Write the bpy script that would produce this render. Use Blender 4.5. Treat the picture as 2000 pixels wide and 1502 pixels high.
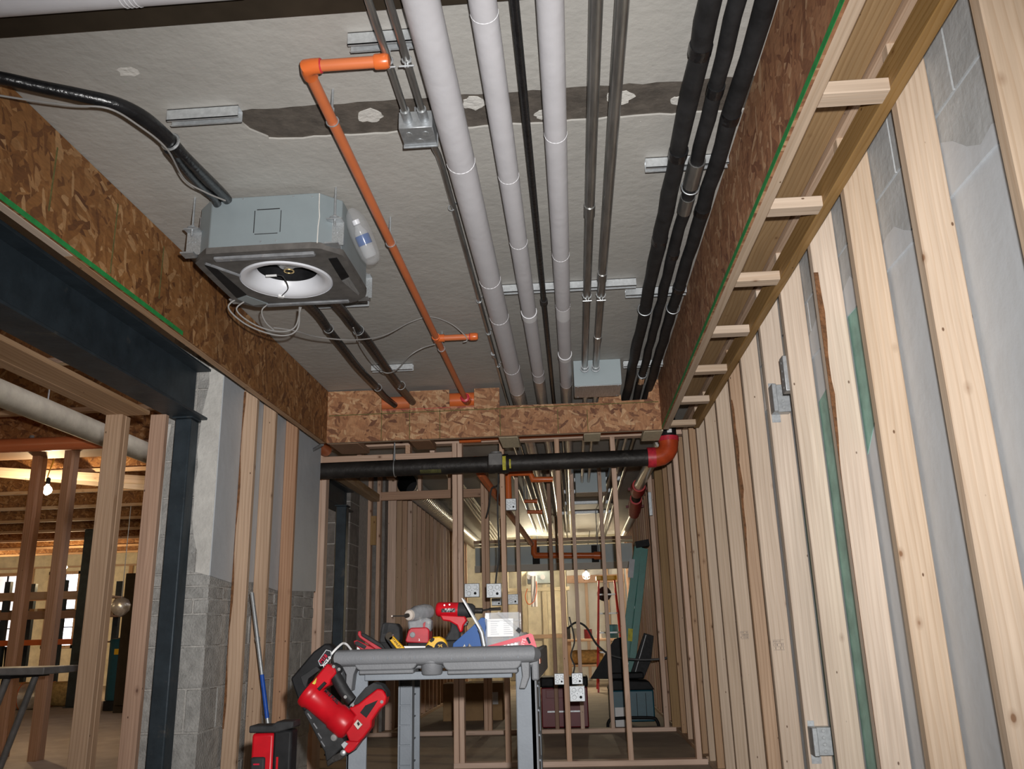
import bpy, math, random
from mathutils import Vector, Matrix

random.seed(7)
for o in list(bpy.data.objects):
    bpy.data.objects.remove(o, do_unlink=True)
SC = bpy.context.scene
COL = SC.collection

# ------------------------------------------------------------------ camera
YAW, PITCH, ROLL, FPX, CAM_H = 0.0653566, 0.2831417, -0.0267383, 1660.44, 0.95
CAM_R = (Matrix.Rotation(YAW, 3, 'Z') @ Matrix.Rotation(math.pi / 2 + PITCH, 3, 'X') @ Matrix.Rotation(ROLL, 3, 'Z'))
cam_data = bpy.data.cameras.new('camera')
cam_data.sensor_width = 36.0
cam_data.lens = FPX / 2000.0 * 36.0
cam_data.clip_start = 0.05
cam = bpy.data.objects.new('camera', cam_data)
cam.matrix_world = Matrix.Translation((0, 0, CAM_H)) @ CAM_R.to_4x4()
COL.objects.link(cam)
SC.camera = cam

# ------------------------------------------------------------------ world, flash, exposure
W = bpy.data.worlds.new('world')
SC.world = W
W.use_nodes = True
W.node_tree.nodes['Background'].inputs[0].default_value = (0.95, 0.93, 1.0, 1)
W.node_tree.nodes['Background'].inputs[1].default_value = 5.0
SC.view_settings.view_transform = 'Standard'
SC.view_settings.look = 'None'
SC.view_settings.gamma = 1.0
SC.view_settings.use_curve_mapping = False
SC.view_settings.exposure = 0.0

def lamp(name, kind, loc, energy, color=(1, 1, 1), size=0.05, rot=None, spot=None):
    d = bpy.data.lights.new(name, kind)
    d.energy = energy
    d.color = color
    d.shadow_soft_size = size
    if spot:
        d.spot_size, d.spot_blend = spot
    o = bpy.data.objects.new(name, d)
    o.location = loc
    if rot is not None:
        o.rotation_euler = rot
    COL.objects.link(o)
    return o

# the camera's own flash: it stands a little right of and above the lens and lit the photograph
flash = lamp('camera_flash', 'SPOT', (0.05, 0.02, 1.06), 810.0, (1.0, 0.985, 0.97), 0.018,
             (math.pi / 2 + PITCH - 0.03, 0, YAW - 0.02), (math.radians(98), 1.0))
flash.data.use_nodes = True            # smoothed falloff, added to dim what stands very near
_nt = flash.data.node_tree
_fo = _nt.nodes.new('ShaderNodeLightFalloff')
_fo.inputs['Strength'].default_value = 1.0
_fo.inputs['Smooth'].default_value = 6.0
_nt.links.new(_fo.outputs['Quadratic'], _nt.nodes['Emission'].inputs['Strength'])

# ------------------------------------------------------------------ helpers
def at(px, py, x=None, y=None, z=None):
    """the point of the room that stands at a given depth (x, y or z) along a sight line of the 2000x1502 photograph"""
    d = CAM_R @ Vector(((px - 1000) / FPX, -(py - 751) / FPX, -1.0))
    if y is not None: k = y / d.y
    elif x is not None: k = x / d.x
    else: k = (z - CAM_H) / d.z
    return Vector((0, 0, CAM_H)) + d * k

MATS = {}
def nt_new(name):
    m = bpy.data.materials.new(name)
    m.use_nodes = True
    nt = m.node_tree
    b = nt.nodes['Principled BSDF']
    MATS[name] = m
    return m, nt, b

def N(nt, kind, **kw):
    n = nt.nodes.new(kind)
    for k, v in kw.items():
        if k.startswith('i_'):
            key = k[2:]
            key = int(key) if key.isdigit() else key
            n.inputs[key].default_value = v
        else:
            setattr(n, k, v)
    return n

def ramp(nt, fac, stops):
    r = nt.nodes.new('ShaderNodeValToRGB')
    e = r.color_ramp.elements
    while len(e) < len(stops): e.new(0.5)
    for el, (p, c) in zip(e, stops):
        el.position = p
        el.color = (*c, 1) if len(c) == 3 else c
    nt.links.new(fac, r.inputs[0])
    return r

def mix(nt, mode, fac, a, b):
    n = nt.nodes.new('ShaderNodeMix')
    n.data_type = 'RGBA'
    n.blend_type = mode
    for sock, v in ((n.inputs[0], fac), (n.inputs[6], a), (n.inputs[7], b)):
        if isinstance(v, (int, float)): sock.default_value = v
        elif isinstance(v, (tuple, list)): sock.default_value = (*v, 1) if len(v) == 3 else v
        else: nt.links.new(v, sock)
    return n.outputs[2]

def plain(name, color, rough=0.5, metal=0.0, var=0.12, scale=9.0, bump=0.0, bscale=60.0, alpha=1.0, coat=0.0, trans=0.0, emit=None, estr=0.0, stretch=(1, 1, 1), dirt=None):
    m, nt, b = nt_new(name)
    L = nt.links
    tc = N(nt, 'ShaderNodeTexCoord')
    mp = N(nt, 'ShaderNodeMapping')
    mp.inputs['Scale'].default_value = stretch
    L.new(tc.outputs['Object'], mp.inputs[0])
    n = N(nt, 'ShaderNodeTexNoise', i_Scale=scale, i_Detail=5.0, i_Roughness=0.6)
    L.new(mp.outputs[0], n.inputs['Vector'])
    lo = tuple(max(0, c * (1 - var)) for c in color)
    hi = tuple(min(1, c * (1 + var)) for c in color)
    r = ramp(nt, n.outputs[0], [(0.32, lo), (0.68, hi)])
    out = r.outputs[0]
    if dirt:
        n3 = N(nt, 'ShaderNodeTexNoise', i_Scale=dirt[1], i_Detail=6.0, i_Roughness=0.7)
        L.new(mp.outputs[0], n3.inputs['Vector'])
        r3 = ramp(nt, n3.outputs[0], [(dirt[2], (0, 0, 0)), (dirt[2] + 0.12, (1, 1, 1))])
        out = mix(nt, 'MIX', r3.outputs[0], out, dirt[0])
    L.new(out, b.inputs['Base Color'])
    b.inputs['Roughness'].default_value = rough
    b.inputs['Metallic'].default_value = metal
    b.inputs['Alpha'].default_value = alpha
    b.inputs['Coat Weight'].default_value = coat
    b.inputs['Transmission Weight'].default_value = trans
    if emit:
        b.inputs['Emission Color'].default_value = (*emit, 1)
        b.inputs['Emission Strength'].default_value = estr
    if bump:
        n2 = N(nt, 'ShaderNodeTexNoise', i_Scale=bscale, i_Detail=4.0)
        L.new(mp.outputs[0], n2.inputs['Vector'])
        bp = N(nt, 'ShaderNodeBump', i_Strength=bump, i_Distance=0.01)
        L.new(n2.outputs[0], bp.inputs['Height'])
        L.new(bp.outputs[0], b.inputs['Normal'])
    return m

def wood(name, light, dark, knot=(0.16, 0.07, 0.03), knots=0.055, rough=0.65, hue=0.06):
    """sawn softwood: local Z runs along the board"""
    m, nt, b = nt_new(name)
    L = nt.links
    tc = N(nt, 'ShaderNodeTexCoord')
    oi = N(nt, 'ShaderNodeObjectInfo')
    off = N(nt, 'ShaderNodeVectorMath', operation='SCALE')
    cmb = N(nt, 'ShaderNodeCombineXYZ', i_X=0.13, i_Y=-0.09, i_Z=23.0)
    L.new(cmb.outputs[0], off.inputs[0]); L.new(oi.outputs['Random'], off.inputs['Scale'])
    add = N(nt, 'ShaderNodeVectorMath', operation='ADD')
    L.new(tc.outputs['Object'], add.inputs[0]); L.new(off.outputs[0], add.inputs[1])
    # knots bend the grain
    vk = N(nt, 'ShaderNodeMapping'); vk.inputs['Scale'].default_value = (1, 1, 0.62)
    L.new(add.outputs[0], vk.inputs[0])
    vor = N(nt, 'ShaderNodeTexVoronoi', i_Scale=7.5)
    L.new(vk.outputs[0], vor.inputs['Vector'])
    # rings
    mp = N(nt, 'ShaderNodeMapping'); mp.inputs['Scale'].default_value = (1, 1, 0.045)
    mp.inputs['Location'].default_value = (0.05, 0.03, 0)
    L.new(add.outputs[0], mp.inputs[0])
    nz = N(nt, 'ShaderNodeTexNoise', i_Scale=2.6, i_Detail=2.0)
    mz = N(nt, 'ShaderNodeMapping'); mz.inputs['Scale'].default_value = (1.5, 1.5, 0.35)
    L.new(add.outputs[0], mz.inputs[0]); L.new(mz.outputs[0], nz.inputs['Vector'])
    sub = N(nt, 'ShaderNodeVectorMath', operation='MULTIPLY_ADD')
    L.new(nz.outputs['Color'], sub.inputs[0]); sub.inputs[1].default_value = (0.09, 0.09, 0.0); L.new(mp.outputs[0], sub.inputs[2])
    wv = N(nt, 'ShaderNodeTexWave', wave_type='RINGS', rings_direction='Z', wave_profile='SAW', i_Scale=17.0, i_Distortion=1.6, i_Detail=2.0)
    wv.inputs['Detail Scale'].default_value = 2.0
    L.new(sub.outputs[0], wv.inputs['Vector'])
    r = ramp(nt, wv.outputs['Fac'], [(0.0, light), (0.62, tuple(l * 0.75 + d * 0.25 for l, d in zip(light, dark))), (0.95, dark), (1.0, light)])
    # fine fibre and blotches
    mf = N(nt, 'ShaderNodeMapping'); mf.inputs['Scale'].default_value = (90, 90, 2.2)
    L.new(add.outputs[0], mf.inputs[0])
    nf = N(nt, 'ShaderNodeTexNoise', i_Scale=1.0, i_Detail=3.0)
    L.new(mf.outputs[0], nf.inputs['Vector'])
    rf = ramp(nt, nf.outputs[0], [(0.3, (0.84, 0.82, 0.8)), (0.7, (1.06, 1.06, 1.06))])
    c1 = mix(nt, 'MULTIPLY', 1.0, r.outputs[0], rf.outputs[0])
    nb = N(nt, 'ShaderNodeTexNoise', i_Scale=3.0, i_Detail=4.0)
    L.new(mz.outputs[0], nb.inputs['Vector'])
    rb = ramp(nt, nb.outputs[0], [(0.3, (0.86, 0.83, 0.8)), (0.7, (1.05, 1.04, 1.03))])
    c2 = mix(nt, 'MULTIPLY', 1.0, c1, rb.outputs[0])
    rk = ramp(nt, vor.outputs['Distance'], [(knots * 0.75, (1, 1, 1)), (knots * 1.15, (0.35, 0.35, 0.35)), (knots * 2.4, (0, 0, 0))])
    c3 = mix(nt, 'MIX', rk.outputs[0], c2, knot)
    vn = N(nt, 'ShaderNodeTexVoronoi', i_Scale=15.0)
    mn = N(nt, 'ShaderNodeMapping'); mn.inputs['Scale'].default_value = (1, 1, 0.55)
    L.new(add.outputs[0], mn.inputs[0]); L.new(mn.outputs[0], vn.inputs['Vector'])
    rn = ramp(nt, vn.outputs['Distance'], [(0.035, (1, 1, 1)), (0.055, (0, 0, 0))])
    c3 = mix(nt, 'MIX', rn.outputs[0], c3, tuple(k * 0.6 for k in knot))
    hs = N(nt, 'ShaderNodeHueSaturation')
    vr = N(nt, 'ShaderNodeMapRange', i_1=0.0, i_2=1.0, i_3=1.0 - hue * 2.0, i_4=1.0 + hue)
    L.new(oi.outputs['Random'], vr.inputs[0]); L.new(vr.outputs[0], hs.inputs['Value'])
    sr = N(nt, 'ShaderNodeMapRange', i_1=0.0, i_2=1.0, i_3=1.15, i_4=0.82)
    L.new(oi.outputs['Random'], sr.inputs[0]); L.new(sr.outputs[0], hs.inputs['Saturation'])
    L.new(c3, hs.inputs['Color'])
    L.new(hs.outputs[0], b.inputs['Base Color'])
    b.inputs['Roughness'].default_value = rough
    bp = N(nt, 'ShaderNodeBump', i_Strength=0.12, i_Distance=0.002)
    L.new(nf.outputs[0], bp.inputs['Height']); L.new(bp.outputs[0], b.inputs['Normal'])
    return m

def osb(name, tones, rough=0.7):
    """strand board: flakes lie in local X-Z"""
    m, nt, b = nt_new(name)
    L = nt.links
    tc = N(nt, 'ShaderNodeTexCoord')
    nd = N(nt, 'ShaderNodeTexNoise', i_Scale=9.0, i_Detail=2.0)
    L.new(tc.outputs['Object'], nd.inputs['Vector'])
    ma = N(nt, 'ShaderNodeVectorMath', operation='MULTIPLY_ADD')
    L.new(nd.outputs['Color'], ma.inputs[0]); ma.inputs[1].default_value = (0.05, 0.0, 0.05); L.new(tc.outputs['Object'], ma.inputs[2])
    cols = []
    for i, (ang, sx, sz) in enumerate(((0.35, 46, 13), (-0.75, 40, 11), (1.25, 54, 15))):
        mp = N(nt, 'ShaderNodeMapping'); mp.vector_type = 'POINT'
        mr = N(nt, 'ShaderNodeVectorRotate', rotation_type='Y_AXIS')
        mr.inputs['Angle'].default_value = ang
        L.new(ma.outputs[0], mr.inputs['Vector'])
        mp.inputs['Scale'].default_value = (sx, 0.01, sz)
        mp.inputs['Location'].default_value = (i * 3.7, 0, i * 5.1)
        L.new(mr.outputs[0], mp.inputs[0])
        v = N(nt, 'ShaderNodeTexVoronoi', i_Scale=1.0)
        L.new(mp.outputs[0], v.inputs['Vector'])
        sp = N(nt, 'ShaderNodeSeparateColor'); L.new(v.outputs['Color'], sp.inputs[0])
        cols.append((ramp(nt, sp.outputs[0], [(0.0, tones[0]), (0.28, tones[1]), (0.55, tones[2]), (0.8, tones[3]), (1.0, tones[4])]).outputs[0], sp.outputs[1], v))
    def step(sock, t):
        mth = N(nt, 'ShaderNodeMath', operation='GREATER_THAN'); mth.inputs[1].default_value = t
        L.new(sock, mth.inputs[0]); return mth.outputs[0]
    c = mix(nt, 'MIX', step(cols[1][1], 0.45), cols[0][0], cols[1][0])
    c = mix(nt, 'MIX', step(cols[2][1], 0.62), c, cols[2][0])
    nb = N(nt, 'ShaderNodeTexNoise', i_Scale=2.0, i_Detail=4.0)
    L.new(tc.outputs['Object'], nb.inputs['Vector'])
    rb = ramp(nt, nb.outputs[0], [(0.3, (0.8, 0.78, 0.76)), (0.7, (1.08, 1.06, 1.04))])
    c = mix(nt, 'MULTIPLY', 1.0, c, rb.outputs[0])
    mf = N(nt, 'ShaderNodeMapping'); mf.inputs['Scale'].default_value = (120, 120, 30)
    L.new(ma.outputs[0], mf.inputs[0])
    nf = N(nt, 'ShaderNodeTexNoise', i_Scale=1.0, i_Detail=2.0); L.new(mf.outputs[0], nf.inputs['Vector'])
    rf = ramp(nt, nf.outputs[0], [(0.3, (0.8, 0.8, 0.8)), (0.7, (1.1, 1.1, 1.1))])
    c = mix(nt, 'MULTIPLY', 1.0, c, rf.outputs[0])
    L.new(c, b.inputs['Base Color'])
    b.inputs['Roughness'].default_value = rough
    bp = N(nt, 'ShaderNodeBump', i_Strength=0.25, i_Distance=0.002)
    L.new(c, bp.inputs['Height']); L.new(bp.outputs[0], b.inputs['Normal'])
    return m

# ------------------------------------------------------------------ materials
wood('wood_pale', (0.64, 0.515, 0.40), (0.575, 0.44, 0.325), (0.24, 0.13, 0.07), 0.045)
wood('wood_pink', (0.52, 0.325, 0.215), (0.41, 0.23, 0.14), (0.13, 0.05, 0.025), 0.06)
wood('wood_gold', (0.42, 0.275, 0.135), (0.34, 0.205, 0.085), (0.14, 0.06, 0.02), 0.04)
wood('wood_tan', (0.56, 0.385, 0.255), (0.45, 0.285, 0.17), (0.15, 0.07, 0.03), 0.055)
wood('wood_cross', (0.70, 0.49, 0.365), (0.58, 0.385, 0.27), (0.18, 0.08, 0.04), 0.06)
wood('wood_brown', (0.36, 0.20, 0.11), (0.24, 0.12, 0.06), (0.10, 0.04, 0.02), 0.05)
osb('osb_amber', [(0.12, 0.045, 0.015), (0.235, 0.098, 0.028), (0.27, 0.12, 0.037), (0.30, 0.138, 0.045), (0.45, 0.26, 0.12)])
osb('osb_red', [(0.20, 0.078, 0.038), (0.31, 0.14, 0.066), (0.36, 0.17, 0.082), (0.40, 0.20, 0.10), (0.54, 0.34, 0.20)])
osb('osb_tan', [(0.17, 0.065, 0.03), (0.36, 0.165, 0.075), (0.42, 0.205, 0.095), (0.47, 0.245, 0.12), (0.60, 0.38, 0.21)])
plain('green_paint', (0.02, 0.26, 0.06), 0.6, var=0.2, scale=40)
plain('chalk_green', (0.13, 0.115, 0.035), 0.9, var=0.3, scale=60)
plain('ceiling_paint', (0.41, 0.395, 0.365), 0.62, var=0.07, scale=3.0, bump=0.35, bscale=26.0, dirt=((0.44, 0.43, 0.40), 38.0, 0.68))
plain('raw_concrete', (0.095, 0.08, 0.066), 0.8, var=0.3, scale=14, bump=0.4, bscale=40, dirt=((0.2, 0.18, 0.16), 7.0, 0.64))
plain('wall_paint', (0.52, 0.55, 0.58), 0.55, var=0.06, scale=2.5, bump=0.3, bscale=14, dirt=((0.66, 0.68, 0.70), 22.0, 0.68))
plain('block_grey', (0.38, 0.37, 0.35), 0.9, var=0.22, scale=16, bump=0.8, bscale=90, dirt=((0.50, 0.49, 0.47), 9.0, 0.6))
plain('block_painted', (0.42, 0.435, 0.44), 0.75, var=0.12, scale=7, bump=0.3, bscale=40, dirt=((0.58, 0.59, 0.60), 12, 0.6))
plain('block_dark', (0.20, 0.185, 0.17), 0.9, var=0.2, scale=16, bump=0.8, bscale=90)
plain('mortar', (0.48, 0.46, 0.43), 0.95, var=0.15, scale=30, bump=0.8, bscale=80)
plain('plaster', (0.60, 0.58, 0.54), 0.8, var=0.12, scale=8, bump=0.6, bscale=40)
plain('teal_paint', (0.21, 0.38, 0.33), 0.6, var=0.25, scale=10, dirt=((0.40, 0.48, 0.46), 8.0, 0.62))
plain('slab_floor', (0.36, 0.30, 0.24), 0.75, var=0.16, scale=3, bump=0.2, bscale=30, dirt=((0.43, 0.37, 0.30), 5.0, 0.6))
plain('steel_blue', (0.034, 0.047, 0.058), 0.5, 0.25, var=0.25, scale=8, bump=0.15, bscale=30, dirt=((0.10, 0.095, 0.085), 5.0, 0.62))
plain('galv', (0.44, 0.46, 0.475), 0.48, 0.75, var=0.16, scale=60)
plain('galv_bright', (0.60, 0.625, 0.64), 0.42, 0.65, var=0.14, scale=60)
plain('galv_dull', (0.50, 0.52, 0.53), 0.45, 0.75, var=0.2, scale=25, stretch=(8, 0.6, 8))
plain('conduit_steel', (0.36, 0.36, 0.35), 0.32, 0.85, var=0.3, scale=6, stretch=(10, 0.8, 10), dirt=((0.5, 0.5, 0.49), 9, 0.66))
plain('duct_silver', (0.66, 0.65, 0.61), 0.3, 0.6, var=0.08, scale=10)
plain('enclosure_grey', (0.36, 0.42, 0.44), 0.45, 0.1, var=0.04, scale=4)
plain('unit_grey', (0.30, 0.35, 0.37), 0.42, 0.35, var=0.06, scale=5)
plain('unit_foam', (0.10, 0.092, 0.085), 0.85, var=0.25, scale=18, dirt=((0.30, 0.29, 0.28), 20, 0.72))
plain('white_plastic', (0.70, 0.71, 0.75), 0.35, var=0.03)
plain('white_jacket', (0.60, 0.59, 0.615), 0.45, var=0.04, scale=7, bump=0.18, bscale=20)
plain('white_tape', (0.80, 0.80, 0.82), 0.5, var=0.03)
plain('jacket_sheen', (0.42, 0.40, 0.38), 0.2, 0.35, var=0.1, scale=6)  # white jacket under the far lamps, their silvery sheen put into the colour
plain('orange_cpvc', (0.60, 0.165, 0.06), 0.36, var=0.05, scale=6)
plain('elbow_red', (0.46, 0.065, 0.018), 0.3, var=0.2, scale=14)
plain('orange_fitting', (0.66, 0.145, 0.035), 0.3, var=0.05, scale=6)
plain('red_primer', (0.55, 0.03, 0.05), 0.4, var=0.25, scale=40)
plain('black_foam', (0.018, 0.018, 0.019), 0.6, var=0.35, scale=12, bump=0.2, bscale=40)
plain('black_gloss', (0.010, 0.010, 0.011), 0.28, var=0.3, scale=18, bump=0.25, bscale=55)
plain('black_iron', (0.024, 0.021, 0.019), 0.5, 0.2, var=0.4, scale=9, bump=0.3, bscale=35, dirt=((0.055, 0.05, 0.045), 8, 0.62))
plain('grey_iron', (0.17, 0.165, 0.16), 0.6, 0.1, var=0.25, scale=12)
plain('yellow_mark', (0.52, 0.47, 0.05), 0.7, var=0.3, scale=25)
plain('olive_mark', (0.07, 0.068, 0.02), 0.7, var=0.4, scale=25)
plain('black_plastic', (0.011, 0.011, 0.012), 0.6, var=0.3, scale=30)
plain('dark_grey_plastic', (0.026, 0.026, 0.027), 0.65, var=0.3, scale=30)
plain('dark_brown', (0.035, 0.026, 0.017), 0.7, var=0.2, scale=8)
plain('red_tool', (0.46, 0.006, 0.013), 0.36, var=0.16, scale=14)
plain('red_dusty', (0.36, 0.015, 0.025), 0.5, var=0.2, scale=20, dirt=((0.55, 0.30, 0.28), 30, 0.68))
plain('red_dark', (0.16, 0.012, 0.018), 0.45, var=0.15, scale=8)
plain('grey_dusty', (0.20, 0.205, 0.215), 0.6, var=0.3, scale=20, dirt=((0.42, 0.39, 0.36), 26, 0.58))
plain('chuck_dust', (0.48, 0.42, 0.37), 0.8, var=0.15, scale=30)
plain('cart_grey', (0.165, 0.17, 0.18), 0.55, var=0.06, scale=9, bump=0.12, bscale=180)
plain('cart_leg_grey', (0.195, 0.215, 0.24), 0.6, var=0.1, scale=7, bump=0.12, bscale=150)
plain('yellow_plastic', (0.66, 0.37, 0.008), 0.4, var=0.05)
plain('blue_plastic', (0.006, 0.065, 0.24), 0.45, var=0.08)
plain('blue_paint', (0.01, 0.08, 0.42), 0.45, var=0.2, scale=30)
plain('red_paint', (0.60, 0.02, 0.02), 0.45, var=0.15, scale=20)
plain('green_fibreglass', (0.005, 0.15, 0.12), 0.45, var=0.12, scale=20)
plain('teal_plastic', (0.008, 0.07, 0.10), 0.45, var=0.12, scale=20)
plain('paper_white', (0.74, 0.74, 0.74), 0.7, var=0.04)
plain('paper_print', (0.45, 0.46, 0.48), 0.7, var=0.1)
plain('paper_red', (0.50, 0.01, 0.035), 0.4, var=0.06)
plain('ink', (0.02, 0.02, 0.025), 0.7, var=0.1)
plain('stamp_ink', (0.20, 0.17, 0.15), 0.8, var=0.2)
plain('grey_cable', (0.27, 0.26, 0.25), 0.5, var=0.08)
plain('dark_cable', (0.06, 0.06, 0.06), 0.5, var=0.2)
plain('bark', (0.17, 0.075, 0.03), 0.9, var=0.45, scale=30, bump=0.8, bscale=90)
plain('brass', (0.75, 0.55, 0.25), 0.3, 0.9, var=0.1)
plain('chrome', (0.85, 0.86, 0.87), 0.12, 1.0, var=0.03)
plain('clear_bag', (0.6, 0.61, 0.63), 0.12, alpha=0.16, var=0.02)
plain('clear_plastic', (0.62, 0.64, 0.66), 0.1, alpha=0.24, var=0.02)
plain('duct_wrap', (0.40, 0.36, 0.28), 0.7, var=0.15, scale=8, bump=0.3, bscale=25)
plain('foil', (0.72, 0.70, 0.66), 0.3, 0.7, var=0.15, scale=20, bump=0.8, bscale=22)
plain('insulation', (0.42, 0.28, 0.10), 0.9, var=0.35, scale=20, bump=0.8, bscale=30)
plain('cardboard', (0.34, 0.21, 0.10), 0.85, var=0.1)
plain('drywall', (0.62, 0.60, 0.55), 0.85, var=0.06, scale=4)
plain('beige_board', (0.76, 0.70, 0.54), 0.85, var=0.15, scale=6)
plain('plywood_pale', (0.66, 0.58, 0.41), 0.75, var=0.14, scale=9, stretch=(6, 6, 1))
plain('bulb_glow', (1, 1, 1), 0.4, var=0.0, emit=(1.0, 0.86, 0.62), estr=14.0)
plain('bulb_glow_white', (1, 1, 1), 0.4, var=0.0, emit=(1.0, 0.92, 0.78), estr=14.0)
plain('window_glass', (0.9, 0.92, 0.95), 0.05, alpha=0.12, var=0.0)

for _m, _s in (('black_plastic', 0.2), ('dark_grey_plastic', 0.2), ('black_foam', 0.3), ('red_tool', 0.35), ('blue_plastic', 0.25), ('steel_blue', 0.35), ('black_iron', 0.35), ('cart_leg_grey', 0.3), ('cart_grey', 0.35), ('dark_brown', 0.2), ('paper_red', 0.3), ('ink', 0.2)):
    MATS[_m].node_tree.nodes['Principled BSDF'].inputs['Specular IOR Level'].default_value = _s

# ------------------------------------------------------------------ objects
ROOTM = {}
def tag(o, label=None, cat=None, group=None, kind=None):
    if label: o['label'] = label
    if cat: o['category'] = cat
    if group: o['group'] = group
    if kind: o['kind'] = kind
    return o

def thing(name, label, cat, loc=(0, 0, 0), group=None, rotz=0.0, kind=None):
    o = bpy.data.objects.new(name, None)
    o.empty_display_size = 0.05
    COL.objects.link(o)
    o.location = loc
    o.rotation_euler = (0, 0, rotz)
    ROOTM[o.name] = Matrix.Translation(loc) @ Matrix.Rotation(rotz, 4, 'Z')
    return tag(o, label, cat, group, kind)

def link(o, parent=None, M=None):
    COL.objects.link(o)
    M = M or Matrix.Identity(4)
    if parent is not None:
        o.parent = parent
        o.matrix_parent_inverse = ROOTM.get(parent.name, Matrix.Identity(4)).inverted()
    o.matrix_basis = M
    ROOTM[o.name] = M
    return o

def copy_tree(root, M, label=None, group=None):
    """copy a thing with its parts and sub-parts; M moves it (a world transform applied to the source's place)"""
    def rec(src, parent):
        c = src.copy()
        COL.objects.link(c)
        if parent is not None:
            c.parent = parent
            c.matrix_parent_inverse = src.matrix_parent_inverse.copy()
            c.matrix_basis = src.matrix_basis.copy()
        for ch in src.children: rec(ch, c)
        return c
    c = rec(root, None)
    B = M @ ROOTM[root.name]
    c.matrix_basis = B
    ROOTM[c.name] = B
    if label: c['label'] = label
    if group: c['group'] = group
    return c

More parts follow.
